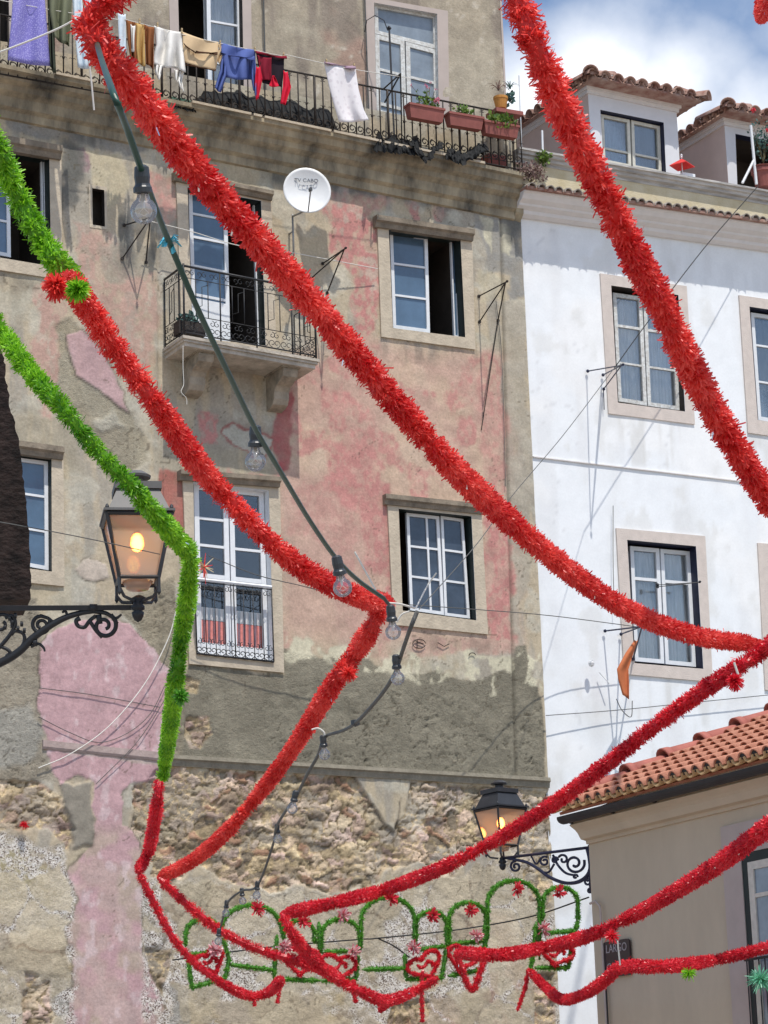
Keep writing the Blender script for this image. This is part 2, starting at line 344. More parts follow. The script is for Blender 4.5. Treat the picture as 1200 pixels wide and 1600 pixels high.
# ground
g = MB().add([(-300, -300, 0), (300, -300, 0), (300, 300, 0), (-300, 300, 0)], [(0, 1, 2, 3)]).build('ground', M['asphalt'], anchor=(0, 0, 0)); tag(g, kind='structure')
# ------------------------------------------------------------------ facade helpers
def xz(px, py, p=0.0):
    q = P(px, py, p); return (q[0], q[2])
def quad(pts, p=0.0): return [xz(a, b, p) for a, b in pts]            # TL TR BR BL
def bil(q, s, t):                                                      # s right, t up
    TL, TR, BR, BL = [np.array(a) for a in q]
    return (BL*(1-s)+BR*s)*(1-t)+(TL*(1-s)+TR*s)*t
def pt(a, n): return V(a[0], D-n, a[1])
def qbox(mb, q, s0, s1, t0, t1, n0, n1, mi=0):                         # box in a quad's own frame, n0 back, n1 front
    c = [bil(q, s0, t0), bil(q, s1, t0), bil(q, s1, t1), bil(q, s0, t1)]
    mb.hexa([pt(a, n0) for a in c]+[pt(a, n1) for a in c], mi)
def qsize(q):
    a = np.linalg.norm(bil(q, 1, .5)-bil(q, 0, .5)); b = np.linalg.norm(bil(q, .5, 1)-bil(q, .5, 0)); return a, b
def grow(q, m):
    wq, hq = qsize(q); a, b = m/wq, m/hq
    return [tuple(bil(q, *st)) for st in ((-a, 1+b), (1+a, 1+b), (1+a, -b), (-a, -b))]
def ring(mb, o, q, nf, nb, inner=None, mi=0):
    O = [pt(a, nf) for a in o]; I = [pt(a, nf) for a in q]; Ob = [pt(a, nb) for a in o]
    mb.add(O+I+Ob, [(i, 4+i, 4+(i+1) % 4, (i+1) % 4) for i in range(4)]+[(i, (i+1) % 4, 8+(i+1) % 4, 8+i) for i in range(4)], mi)
    if inner is not None:
        Ib = [pt(a, inner) for a in q]; mb.add(I+Ib, [(i, (i+1) % 4, 4+(i+1) % 4, 4+i) for i in range(4)], mi)
def leaf_frame(mb, gb, q, n, fw=.05, vs=(), hs=(), dep=.045, bot=None):
    W, H = qsize(q); a = fw/W; b = fw/H
    for s0, s1 in ((0, a), (1-a, 1)): qbox(mb, q, s0, s1, 0, 1, n-dep, n)
    qbox(mb, q, a, 1-a, 1-b, 1, n-dep, n-.001)
    qbox(mb, q, a, 1-a, 0, b if bot is None else bot, n-dep, n-.001)
    for s, ww in vs: qbox(mb, q, s-ww/W/2, s+ww/W/2, b, 1-b, n-dep+.004, n-.004)
    for t, ww in hs: qbox(mb, q, a, 1-a, t-ww/H/2, t+ww/H/2, n-dep+.006, n-.006)
    if gb is not None:
        c = [bil(q, a*.5, b*.5), bil(q, 1-a*.5, b*.5), bil(q, 1-a*.5, 1-b*.5), bil(q, a*.5, 1-b*.5)]
        gb.hexa([pt(x, n-dep*.75) for x in c]+[pt(x, n-dep*.55) for x in c])
HOLES = {}
def window(bld, key, outer, opening, recess, leaves, stone, reveal, base=0.0, pane='glassblue', frame='whitepaint', curtain=None, proud=.03, label=None, roomdepth=1.2, holes=True):
    """outer/opening in photo pixels on the wall plane; leaves in pixels on the recessed plane"""
    o = quad(outer, base+proud); q = quad(opening, base+proud)
    if holes: HOLES.setdefault(key, []).append([tuple((np.array(a)*.5+np.array(b)*.5)) for a, b in zip(o, q)])
    mb = MB(); ring(mb, o, q, base+proud, base-.03)
    win = mb.build('window', M[stone], bld)
    if label: win['label'] = label
    r = MB(); I = [pt(a, base+proud-.002) for a in q]; B = [pt(a, base-recess-.06) for a in q]
    r.add(I+B, [(i, (i+1) % 4, 4+(i+1) % 4, 4+i) for i in range(4)]); r.build('reveal', M[reveal], win)
    fm = MB(); gm = MB(); nn = base-recess
    for lf in leaves:
        lq = quad(lf['q'], nn)
        leaf_frame(fm, gm, lq, nn, lf.get('fw', .05), lf.get('v', ()), lf.get('h', ()), bot=lf.get('bot'))
        if curtain or lf.get('curtain'):
            cm = MB(); W, H = qsize(lq); K = 60; vs = []
            for j in range(K+1):
                s = j/K; off = .018*math.sin(s*W*70+math.sin(s*23)*1.5)+.01*math.sin(s*W*29)
                t0 = lf.get('ct0', .04)
                vs += [pt(bil(lq, s, t0), nn-.11+off), pt(bil(lq, s, lf.get('ct1', .97)), nn-.11+off*.6)]
            cm.add(vs, [(2*j, 2*j+2, 2*j+3, 2*j+1) for j in range(K)]); cm.build('curtain', M[curtain or lf['curtain']], win, smooth=True)
    if fm.v: fm.build('window_frame', M[frame], win)
    if gm.v: gm.build('pane', M[pane], win)
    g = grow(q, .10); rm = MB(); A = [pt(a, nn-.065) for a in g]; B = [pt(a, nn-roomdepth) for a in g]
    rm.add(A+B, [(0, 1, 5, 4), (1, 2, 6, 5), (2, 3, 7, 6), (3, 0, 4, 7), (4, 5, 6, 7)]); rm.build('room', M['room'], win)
    return win
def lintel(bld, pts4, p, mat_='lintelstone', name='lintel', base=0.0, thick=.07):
    # drip moulding: pts4 = left/right top pixels at its front edge, height in metres
    (ax, ay), (bx, by) = pts4
    A = P(ax, ay, p); B = P(bx, by, p)
    prof = [(base-.02, 0), (p-D+D, 0), (p, -thick*.45), (p*.7, -thick*.6), (p*.55, -thick), (base-.02, -thick)]
    a = [V(A[0], D-n, A[2]+h) for n, h in prof]; b = [V(B[0], D-n, B[2]+h) for n, h in prof]
    k = len(prof); mb = MB(); mb.add(a+b, [tuple(range(k)), tuple(range(2*k-1, k-1, -1))]+[(i, k+i, k+(i+1) % k, (i+1) % k) for i in range(k)])
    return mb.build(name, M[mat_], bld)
def extr(bld, name, m, A, B, prof, smooth=False):
    """profile of (p, dz) carried from point A to point B (both on plane coordinates x,z)"""
    a = [V(A[0], D-n, A[1]+h) for n, h in prof]; b = [V(B[0], D-n, B[1]+h) for n, h in prof]
    k = len(prof); mb = MB(); mb.add(a+b, [tuple(range(k)), tuple(range(2*k-1, k-1, -1))]+[(i, k+i, k+(i+1) % k, (i+1) % k) for i in range(k)])
    return mb.build(name, m, bld, smooth=smooth)
def wallgrid(bld, name, x0, x1, z0, z1, step, holes, fn, m, n=0.0, topfn=None):
    nx = int((x1-x0)/step)+1; nz = int((z1-z0)/step)+1
    X, Z = np.meshgrid(np.linspace(x0, x1, nx), np.linspace(z0, z1, nz))
    col, rgh, spk, dsp = fn(X, Z)
    xc = (X[:-1, :-1]+X[1:, 1:])/2; zc = (Z[:-1, :-1]+Z[1:, 1:])/2
    keep = np.ones(xc.shape, bool)
    for h in holes: keep &= sdf(xc, zc, h) < 0
    idx = np.arange(nx*nz).reshape(nz, nx)
    F = np.stack([idx[:-1, :-1], idx[:-1, 1:], idx[1:, 1:], idx[1:, :-1]], -1)[keep]
    vv = np.stack([X, D-n-dsp, Z], -1).reshape(-1, 3)
    off = worldloc(bld); loc = vv.mean(axis=0)-off
    me = bpy.data.meshes.new(name); me.vertices.add(len(vv)); me.vertices.foreach_set('co', (vv-off-loc).astype(np.float32).ravel())
    me.loops.add(F.size); me.loops.foreach_set('vertex_index', F.ravel().astype(np.int32))
    me.polygons.add(len(F)); me.polygons.foreach_set('loop_start', np.arange(0, F.size, 4, dtype=np.int32)); me.polygons.foreach_set('loop_total', np.full(len(F), 4, np.int32))
    me.update(calc_edges=True); me.validate()
    me.polygons.foreach_set('use_smooth', [True]*len(me.polygons))
    a = me.attributes.new('paint', 'FLOAT_COLOR', 'POINT'); c4 = np.concatenate([col, np.ones(col.shape[:2]+(1,))], -1); a.data.foreach_set('color', c4.astype(np.float32).ravel())
    a = me.attributes.new('rgh', 'FLOAT', 'POINT'); a.data.foreach_set('value', rgh.astype(np.float32).ravel())
    a = me.attributes.new('spk', 'FLOAT', 'POINT'); a.data.foreach_set('value', spk.astype(np.float32).ravel())
    me.materials.append(m); o = bpy.data.objects.new(name, me); o.location = [float(v) for v in loc]; return link(o, bld)
# ================================================================== OLD BUILDING
old = thing('old_building', 'tall weathered old building with peeling pink and beige plaster and exposed rubble stone', 'building', P(400, 1500, 0)*V(1, 1, 0))
def pz(pts): return [xz(a, b) for a, b in pts]
C = lambda *a: np.array(a)
BASE, PINK, PINK2, CEM, MAUVE = C(.485, .41, .295), C(.49, .325, .265), C(.49, .235, .21), C(.225, .205, .155), C(.50, .325, .335)
CREAM, LIME, OLIVE, GREYB, TAN, PALE = C(.58, .54, .40), C(.54, .49, .39), C(.44, .38, .22), C(.29, .28, .255), C(.49, .43, .30), C(.52, .50, .42)
def old_paint(X, Z):
    wx = (fbm(X*2.2, Z*2.2, 1)-.5)*.30 + (fbm(X*9, Z*9, 2)-.5)*.10; wz = (fbm(X*2.2, Z*2.2, 3)-.5)*.30 + (fbm(X*9, Z*9, 4)-.5)*.10
    XX, ZZ = X+wx, Z+wz
    n1 = fbm(X*.9, Z*.9, 11); n2 = fbm(X*3, Z*3, 12); n3 = fbm(X*8, Z*8, 13, 5); vst = fbm(X*5, Z*.8, 14)
    sh = X.shape+(1,)
    col = np.ones(X.shape+(3,))*BASE
    def mix(c, m): nonlocal col; m = np.clip(m, 0, 1)[..., None]; col = col*(1-m)+np.array(c)*m
    def z(poly, soft=.03, warp=1.0):
        return sm(-soft, soft, sdf(X+wx*warp, Z+wz*warp, pz(poly)))
    mix(GREYB, sm(.47, .62, vst)*.6); mix(PALE, sm(.52, .66, n2)*.6); mix(C(.36, .31, .24), sm(.56, .64, n3)*.35); mix(TAN*.8, sm(.52, .72, n1)*.45)
    # large washes
    mid = z([(445, 560), (600, 540), (790, 560), (805, 1010), (440, 1010)], .25)
    mix(C(.56, .40, .30), mid*.8); dry = .45+.75*sm(.40, .58, fbm(X*16, Z*11, 23, 5)); mix(PINK, mid*sm(.42, .60, fbm(X*1.3, Z*1.3, 21))*.75)
    mix(PINK2, mid*sm(.52, .62, fbm(X*2.4, Z*2.4, 22))*.7*dry)
    low = z([(440, 760), (620, 760), (625, 985), (440, 990)], .2); mix(PINK, low*.55)
    for poly, c, k, s in [
        ([(475, 312), (560, 318), (592, 345), (592, 520), (560, 545), (545, 440), (520, 400), (520, 340)], PINK2, .70, .05),
        ([(495, 280), (600, 295), (620, 320), (540, 335), (480, 300)], PINK2, .4, .05),
        ([(630, 300), (655, 300), (652, 345), (640, 345)], PINK2, .6, .03), ([(675, 312), (693, 315), (690, 345), (680, 342)], PINK2, .55, .03),
        ([(510, 690), (590, 700), (600, 780), (560, 800), (512, 770)], PINK2, .75, .08),
        ([(500, 600), (548, 612), (545, 650), (505, 640)], PINK2, .5, .07),
        ([(558, 758), (612, 762), (618, 880), (570, 900)], PINK2, .65, .06),
        ([(600, 760), (613, 760), (622, 960), (606, 960)], PINK2, .7, .03),
        ([(745, 560), (790, 560), (796, 760), (775, 780), (750, 700)], PINK2, .45, .10),
        ([(758, 790), (797, 800), (802, 995), (766, 990)], PINK2, .78, .03),
        ([(640, 990), (765, 993), (800, 1000), (800, 1022), (640, 1020)], PINK, .8, .05),
        ([(520, 920), (600, 950), (600, 1000), (540, 1010)], PINK, .6, .1),
        ([(745, 430), (790, 430), (792, 470), (748, 470)], TAN, .5, .06),
        ([(215, 262), (272, 282), (280, 340), (262, 350), (235, 330), (222, 290)], PINK, .85, .03),
        ([(232, 270), (262, 280), (270, 330), (240, 320)], PINK2, .4, .05),
        ([(115, 350), (165, 358), (200, 400), (205, 470), (190, 540), (150, 500), (120, 420)], PINK, .62, .07),
        ([(62, 440), (98, 480), (90, 560), (78, 605), (48, 560), (58, 500)], PINK, .85, .05),
        ([(60, 560), (88, 560), (80, 660), (66, 650)], PINK, .7, .04),
        ([(190, 420), (246, 430), (246, 560), (205, 600), (185, 540)], PINK, .6, .08),
        ([(250, 735), (292, 740), (295, 850), (255, 860)], C(.36, .15, .12), .85, .03),
        ([(305, 640), (340, 650), (338, 695), (312, 690)], PINK2, .75, .04), ([(432, 615), (456, 610), (460, 740), (440, 745), (425, 690)], C(.36, .10, .10), .7, .04),
        ([(340, 735), (440, 742), (440, 752), (330, 748)], PINK2, .6, .04),
        ([(120, 240), (135, 235), (135, 270), (122, 272)], MAUVE*.8, .8, .02),
        ([(132, 236), (190, 240), (205, 300), (165, 330), (145, 300)], TAN*1.05, .7, .03),
        ([(0, 140), (245, 180), (245, 240), (110, 225), (0, 200)], GREYB*.9, .75, .06),
        ([(95, 235), (130, 240), (125, 310), (100, 300)], C(.24, .23, .20), .7, .05),
        ([(150, 380), (240, 390), (240, 430), (175, 440)], C(.33, .30, .24), .6, .06),
        ([(735, 300), (790, 305), (792, 420), (760, 430), (740, 360)], GREYB, .8, .05),
        ([(748, 335), (768, 345), (765, 400), (752, 385)], CREAM, .7, .03),
        ([(785, 300), (815, 305), (820, 460), (800, 470), (788, 400)], GREYB, .85, .04), ([(778, 345), (800, 352), (806, 400), (790, 390)], CREAM, .6, .03),
        ([(785, 470), (822, 470), (835, 780), (806, 1010), (790, 700)], C(.40, .36, .29), .7, .05),
        ([(470, 290), (600, 310), (735, 330), (800, 320), (810, 290), (470, 240)], GREYB, .65, .07),
        ]: mix(c, z(poly, s*.7)*min(1, k*1.2)*(dry if c is PINK2 or c is PINK else (.55+.75*n3)))
    # flake under balcony with bare grey inside
    fl = [(348, 683), (370, 668), (402, 668), (428, 690), (402, 716), (376, 702), (360, 698)]
    mix(C(.30, .10, .09), z([(a+(a-388)*.12, b+(b-690)*.18) for a, b in fl], .02)*.85); mix(PALE*.85, z(fl, .015))
    flake = z([(105, 528), (128, 520), (165, 548), (190, 612), (200, 640), (187, 636), (160, 610), (118, 588), (106, 560)], .02, .5); mix(MAUVE*.95, flake*.85)
    bare = z([(90, 520), (108, 500), (130, 540), (110, 560), (120, 590), (165, 615), (205, 640), (230, 720), (180, 760), (110, 640), (84, 620)], .05)*(1-flake)
    mix(C(.30, .265, .19), bare*.7)
    lump = z([(148, 655), (178, 640), (190, 665), (165, 668)], .04); mix(PALE, lump*.5)
    f2 = z([(118, 893), (140, 872), (165, 880), (170, 900), (150, 907), (125, 902)], .012, .4); mix(C(.50, .43, .36), f2)
    # cement band
    cem = z([(294, 1040), (440, 1056), (440, 1012), (500, 1030), (560, 1020), (610, 1048), (660, 1052), (690, 1046), (720, 1066), (760, 1062), (800, 1052), (812, 1020), (835, 1075), (846, 1130), (858, 1225), (270, 1195), (258, 1120)], .02, .6)
    cem = np.maximum(cem, z([(804, 1008), (820, 1006), (846, 1100), (856, 1225), (806, 1225)], .02, .3))
    mix(CEM*(.85+.35*n2[..., None]), cem)
    tone2 = z([(440, 1000), (640, 1010), (640, 1100), (440, 1060)], .1); mix(CEM*1.18, tone2*cem*.6)
    fr = z([(440, 995), (520, 1005), (560, 1010), (640, 1018), (800, 1030), (835, 1010), (845, 1085), (828, 1062), (790, 1062), (775, 1080), (748, 1074), (720, 1058), (660, 1068), (610, 1046), (540, 1050), (500, 1030), (445, 1034)], .03, 1.3)
    mix(CREAM, fr*sm(.40, .47, fbm(X*5+7, Z*4, 31))); 
    # left cement
    lc = z([(-40, 905), (60, 935), (64, 1050), (62, 1180), (100, 1225), (0, 1215), (-40, 1210)], .03, .6); mix(C(.30, .265, .205)*(.8+.4*n3[..., None]), lc*.9)
    lc2 = z([(-40, 1110), (40, 1095), (62, 1140), (50, 1195), (-40, 1200)], .05); mix(C(.36, .35, .31), lc2*.7)
    lc3 = z([(175, 945), (275, 900), (285, 1190), (262, 1195), (262, 1060), (232, 1000)], .03, .5); mix(C(.29, .255, .185)*(.8+.4*n3[..., None]), lc3*.9)
    lcc = np.maximum(lc, lc3)
    # rubble
    rb = z([(205, 1228), (250, 1205), (290, 1200), (420, 1208), (565, 1218), (600, 1250), (622, 1300), (640, 1225), (862, 1235), (864, 1420), (830, 1400), (800, 1330), (740, 1325), (700, 1372), (640, 1352), (560, 1392), (420, 1392), (330, 1370), (300, 1340), (262, 1395), (232, 1372), (214, 1290)], .02, 1.2)
    for q in ([(285, 1058), (312, 1066), (308, 1086), (290, 1082)], [(288, 1120), (322, 1118), (330, 1145), (312, 1172), (296, 1172), (285, 1150)], [(228, 1482), (266, 1482), (268, 1510), (254, 1560), (236, 1530)],
              [(-30, 1215), (60, 1222), (104, 1248), (120, 1300), (112, 1330), (80, 1296), (30, 1300), (-30, 1290)], [(34, 1545), (75, 1528), (86, 1590), (60, 1620), (30, 1620)], [(610, 1560), (680, 1565), (670, 1620), (600, 1620)], [(830, 1520), (866, 1520), (870, 1640), (840, 1640)],
              [(40, 1515), (60, 1520), (52, 1545), (40, 1540)]):
        rb = np.maximum(rb, z(q, .015, .5))
    tong = z([(552, 1210), (622, 1220), (620, 1300), (604, 1290), (586, 1262)], .012, .4); rb = rb*(1-tong)
    wq1 = (fbm(X*6, Z*6, 45)-.5)*.16; wq2 = (fbm(X*6, Z*6, 46)-.5)*.16
    wq1 = wq1*1.4; wq2 = wq2*1.4; f1, f2w, idv = worley((XX+wq1)*4.6, (ZZ+wq2)*9.5, 41); g1, g2, gid = worley((XX+wq1)*15, (ZZ+wq2)*22, 43)
    stone = sm(.02, .22, f2w-f1); st2 = sm(.02, .25, g2-g1)
    mort = C(.58, .45, .265); hb_ = _hash((idv*999), idv*77, 3); gg = .72+.5*idv; sc_ = np.stack([.50*gg, (.395-.03*hb_)*gg, (.235+.07*hb_)*gg], -1)*(.62+.72*sm(.35, .65, fbm(X*1.8, Z*2.4, 48)))[..., None]
    redm = (idv > .90)[..., None]; sc_ = np.where(redm, C(.38, .23, .15), sc_); dk = (idv < .12)[..., None]; sc_ = np.where(dk, C(.26, .21, .15), sc_)
    big = (vnoise(X*1.1, Z*1.1, 50) > .45)
    gapn = sm(.45, .60, fbm(X*4, Z*6, 47))[..., None]; rcol = mort*(1-stone[..., None])*(.35+.75*gapn)+sc_*stone[..., None]*(.86+.24*st2[..., None])*(.72+.3*n3[..., None])
    rcol = rcol*1.12
    m = rb[..., None]; col = col*(1-m)+rcol*m
    lim = rb*sm(.46, .58, fbm(X*2.6, Z*3, 51))*np.maximum(z([(620, 1240), (865, 1240), (865, 1420), (560, 1400)], .3), .45)
    mix(C(.62, .56, .46), lim*.65*stone)
    # lower speckled wall
    lo = np.maximum(z([(-60, 1290), (110, 1330), (118, 1620), (-60, 1640)], .04), z([(220, 1380), (330, 1380), (430, 1398), (560, 1392), (640, 1362), (720, 1372), (800, 1330), (870, 1420), (880, 1660), (232, 1660)], .04))*(1-rb)
    mix(LIME*1.06, lo*.95)
    stn = sm(.08, .16, fbm(X*1.25+3, Z*1.5, 61)-.46)*lo; mix(C(.46, .385, .27), stn*.9)
    mix(C(.42, .36, .28), sm(.54, .60, fbm(X*2.2+9, Z*2, 62))*lo*.8); mix(C(.46, .37, .22), sm(.56, .66, fbm(X*1.4+2, Z*1.6, 64))*lo*.7); mix(C(.30, .24, .17), sm(.62, .66, fbm(X*5, Z*7, 66))*lo*.7)
    mix(C(.47, .27, .23), lo*z([(640, 1500), (780, 1430), (840, 1500), (840, 1620), (640, 1620)], .3)*sm(.5, .6, fbm(X*2.5, Z*2.5, 63))*.65)
    mix(OLIVE, z([(-30, 1320), (50, 1330), (82, 1360), (78, 1410), (0, 1420), (-30, 1400)], .12)*.75)
    mix(C(.40, .30, .20), z([(20, 1465), (75, 1460), (85, 1500), (30, 1505)], .1)*.6)
    gl = z([(96, 1222), (140, 1226), (146, 1300), (142, 1322), (118, 1330), (116, 1290)], .015, .6); mix(C(.27, .245, .20), gl)
    gl2 = z([(214, 1360), (250, 1400), (262, 1450), (255, 1475), (230, 1485), (222, 1420)], .02, .6); mix(C(.33, .30, .24), gl2)
    gl3 = np.maximum(z([(258, 1540), (296, 1545), (300, 1640), (266, 1640)], .03), z([(80, 1525), (108, 1520), (108, 1590), (90, 1590)], .03)); mix(C(.31, .30, .27), gl3*.9)
    # broad worn stones showing through the limewash, each with a thin crack round it
    h1, h2, hid = worley(XX*1.5+4, ZZ*1.9, 65); slab_ = lo*(hid > .45)*sm(.03, .10, h2-h1)
    mix(C(.50, .43, .31)*(.85+.3*_hash(hid*991, hid*57, 2)[..., None]), slab_*.75); mix(C(.20, .16, .11), lo*(hid > .45)*sm(.035, .0, np.abs(h2-h1-.03))*sm(.42, .55, n2)*.6)
    # smooth mauve paint
    mv = z([(70, 1000), (88, 985), (112, 972), (160, 965), (198, 974), (236, 1008), (262, 1045), (262, 1105), (248, 1195), (240, 1222), (205, 1222), (188, 1240), (190, 1285), (212, 1302), (222, 1400), (226, 1500), (250, 1560), (262, 1640), (106, 1640), (110, 1500), (105, 1470), (118, 1400), (108, 1372), (142, 1320), (146, 1232), (126, 1208), (100, 1226), (72, 1190), (58, 1100), (54, 1040)], .010, .75)
    below = z([(90, 1290), (280, 1290), (280, 1660), (90, 1660)], .2)
    mix(MAUVE, mv*(1-below*.35*sm(.4, .6, n2))); mix(C(.44, .36, .28), mv*below*sm(.45, .62, fbm(X*2.6, Z*2.6, 71))*.7)
    mix(C(.62, .50, .50), mv*sm(.60, .70, fbm(X*9, Z*5, 72))*.6)
    def rim(poly, wd, k, warp):
        dd = sdf(X+wx*warp, Z+wz*warp, pz(poly)); mix(C(.13, .11, .085), np.exp(-((dd+wd)/wd)**2)*sm(.40, .52, fbm(X*3, Z*3, 97))*k)
    rim([(70, 1000), (88, 985), (112, 972), (160, 965), (198, 974), (236, 1008), (262, 1045), (262, 1105), (248, 1195), (240, 1222), (205, 1222), (188, 1240), (190, 1285), (212, 1302), (222, 1400), (226, 1500), (250, 1560), (262, 1640), (106, 1640), (110, 1500), (105, 1470), (118, 1400), (108, 1372), (142, 1320), (146, 1232), (126, 1208), (100, 1226), (72, 1190), (58, 1100), (54, 1040)], .014, .8, .75)
    rim([(105, 528), (128, 520), (165, 548), (190, 612), (200, 640), (187, 636), (160, 610), (118, 588), (106, 560)], .012, .8, .5)
    rim([(552, 1210), (622, 1220), (620, 1300), (604, 1290), (586, 1262)], .014, .8, .4)
    rim([(-30, 1215), (60, 1222), (104, 1248), (120, 1300), (112, 1330), (80, 1296), (30, 1300), (-30, 1290)], .014, .6, .5)
    rim([(118, 893), (140, 872), (165, 880), (170, 900), (150, 907), (125, 902)], .010, .7, .4)
    strip = z([(70, 1160), (250, 1182), (250, 1198), (70, 1172)], .01, .2); mix(C(.42, .36, .31), strip*.8)
    # soot under ledges and drips; one scalloped patch paints in the washing's shadow
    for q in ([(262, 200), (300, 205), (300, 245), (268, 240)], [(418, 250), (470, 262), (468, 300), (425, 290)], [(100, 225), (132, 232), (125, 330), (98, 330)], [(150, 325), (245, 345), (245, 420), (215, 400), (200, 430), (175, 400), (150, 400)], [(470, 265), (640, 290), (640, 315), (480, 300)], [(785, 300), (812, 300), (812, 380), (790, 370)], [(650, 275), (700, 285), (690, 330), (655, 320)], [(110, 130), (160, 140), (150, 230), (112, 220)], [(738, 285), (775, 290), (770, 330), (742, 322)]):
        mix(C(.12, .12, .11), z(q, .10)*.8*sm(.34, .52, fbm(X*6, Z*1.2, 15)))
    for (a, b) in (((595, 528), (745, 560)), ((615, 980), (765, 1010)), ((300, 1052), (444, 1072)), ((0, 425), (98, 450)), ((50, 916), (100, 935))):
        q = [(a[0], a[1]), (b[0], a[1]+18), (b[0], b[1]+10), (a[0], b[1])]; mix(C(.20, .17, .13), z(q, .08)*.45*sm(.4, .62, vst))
    crk = np.abs(fbm(X*1.7+3, Z*1.7, 81)-.5); crack = (crk < .0035)*(fbm(X*.8, Z*.8, 82) > .52)
    mix(C(.12, .10, .07), crack*.6*(1-rb))
    col = col*(.86+.28*n3[..., None])
    pcr = np.abs(fbm(X*4, Z*8, 98)-.5); pm_ = sm(.024, .0, pcr)*sm(.40, .54, fbm(X*1.5, Z*2, 99)); clz = np.clip(cem*z([(420, 1085), (850, 1110), (860, 1225), (420, 1205)], .25)+lcc*.8, 0, 1)
    mix(C(.09, .08, .06), pm_*clz*.8)
    # relief
    layer = np.maximum(np.maximum(mv, cem), tong)
    d = (n3-.5)*.010 + (n2-.5)*.012
    cr1 = np.abs(fbm(X*5, Z*7, 91)-.5); pit = sm(.03, .0, cr1)*sm(.45, .6, fbm(X*2, Z*3, 92))
    cl = cem*z([(420, 1075), (850, 1100), (860, 1225), (420, 1205)], .25)+lcc*.8
    d -= pit*.022*np.clip(cl, 0, 1)+pm_*clz*.014; d += (fbm(X*12, Z*14, 93)-.5)*.014*np.clip(cl, 0, 1)
    d -= bare*(.012+.012*n3); d += f2*.012+lump*.02
    rel = -.050+.024*stone*(.3+idv)+.007*st2*(.4+gid)+(n3-.5)*.03+(fbm(X*3, Z*8, 95)-.5)*.075+(fbm(X*16, Z*26, 96)-.5)*.018
    d = d*(1-rb)+rel*rb
    lod = lo*(-.012+.006*n2+.010*stn+.012*(fbm(X*14, Z*14, 94)-.5)); d += lod
    d += mv*.012*(1-below)+gl*.02+gl2*.015
    # groove beside the corner pilaster and the left quoin
    def vline(pxs, wd, dep):
        a = xz(*pxs[0]); b = xz(*pxs[1]); xx = a[0]+(Z-a[1])/(b[1]-a[1])*(b[0]-a[0]); return np.exp(-((X-xx)/wd)**2)*dep
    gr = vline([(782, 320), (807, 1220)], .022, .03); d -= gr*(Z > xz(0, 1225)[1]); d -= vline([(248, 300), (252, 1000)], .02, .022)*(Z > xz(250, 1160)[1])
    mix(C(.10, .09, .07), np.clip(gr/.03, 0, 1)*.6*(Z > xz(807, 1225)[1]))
    rg = np.clip(.10+.9*rb+.45*lo+.75*np.clip(cem+lcc, 0, 1)*.8+.5*bare-.0*mv, 0, 1)
    sp_ = lo*(1-stn)*.9*(1-slab_*.85)
    return np.clip(col, .01, .9), rg, sp_, d
# windows first (they register the holes)
window(old, 'old', [(589.5, 341), (737.5, 359), (743, 546), (596, 526)], [(607.5, 359), (719.5, 372.5), (727, 527), (614, 512.5)], .15,
       [dict(q=[(609, 361), (668, 369), (672, 520), (614.5, 512.5)], fw=.05, h=[(.345, .03), (.67, .03)]), dict(q=[(704, 374), (712, 375), (718, 527), (710, 525)], fw=.02)], 'stone', 'darkgreen', label='half open window above, right side dark')
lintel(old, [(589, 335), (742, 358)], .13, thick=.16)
window(old, 'old', [(605, 773), (752, 789), (762.7, 991), (615, 976)], [(623, 795), (736.7, 806.7), (744.3, 969.3), (629.3, 954)], .10,
       [dict(q=[(635, 801), (686, 806.5), (694, 961), (641, 953.5)], fw=.045, v=[(.62, .03)], h=[(.35, .03), (.66, .03)]), dict(q=[(689, 806), (724, 811), (734.5, 966.5), (695, 961.5)], fw=.04, h=[(.35, .03), (.66, .03)])], 'stone', 'darkgreen', pane='glassdark', label='closed twelve pane window')
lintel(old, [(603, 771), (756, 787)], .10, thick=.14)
window(old, 'old', [(275, 275), (424, 301), (432, 552), (285, 535)], [(293, 292.5), (408, 314), (415, 540), (301, 527)], .15,
       [dict(q=[(294.5, 296), (354.5, 307.5), (360, 536), (301, 524)], fw=.055, h=[(.285, .035), (.48, .035), (.68, .035), (.84, .03)], bot=.26), dict(q=[(396, 315), (402, 316), (409, 540), (403, 539)], fw=.02)], 'stone', 'darkgreen', label='tall balcony door with one leaf open')
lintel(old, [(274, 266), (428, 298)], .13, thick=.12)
w4 = window(old, 'old', [(285.5, 738), (437.5, 749), (444, 1051), (296, 1037)], [(302, 753), (420, 766), (427.7, 1033), (307, 1020)], .10,
       [dict(q=[(303, 756), (356, 762), (362, 1026), (308, 1020)], fw=.07, h=[(.80, .035), (.64, .035), (.46, .06), (.045, .10)]), dict(q=[(358, 762.5), (412, 768), (420, 1032), (363.5, 1026)], fw=.07, h=[(.80, .035), (.64, .035), (.46, .06), (.045, .10)])], 'stone', 'whitepaint', pane='clear', roomdepth=1.2, label='tall white window with red half curtains and low iron rail')
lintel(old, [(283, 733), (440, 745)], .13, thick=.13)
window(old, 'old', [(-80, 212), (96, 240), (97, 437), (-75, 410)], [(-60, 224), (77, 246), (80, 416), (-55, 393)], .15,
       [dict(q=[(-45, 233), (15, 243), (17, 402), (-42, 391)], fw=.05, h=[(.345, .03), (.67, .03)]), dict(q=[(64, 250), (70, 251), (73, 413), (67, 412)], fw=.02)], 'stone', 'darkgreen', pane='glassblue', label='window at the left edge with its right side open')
lintel(old, [(-80, 196), (98, 227)], .13, thick=.18)
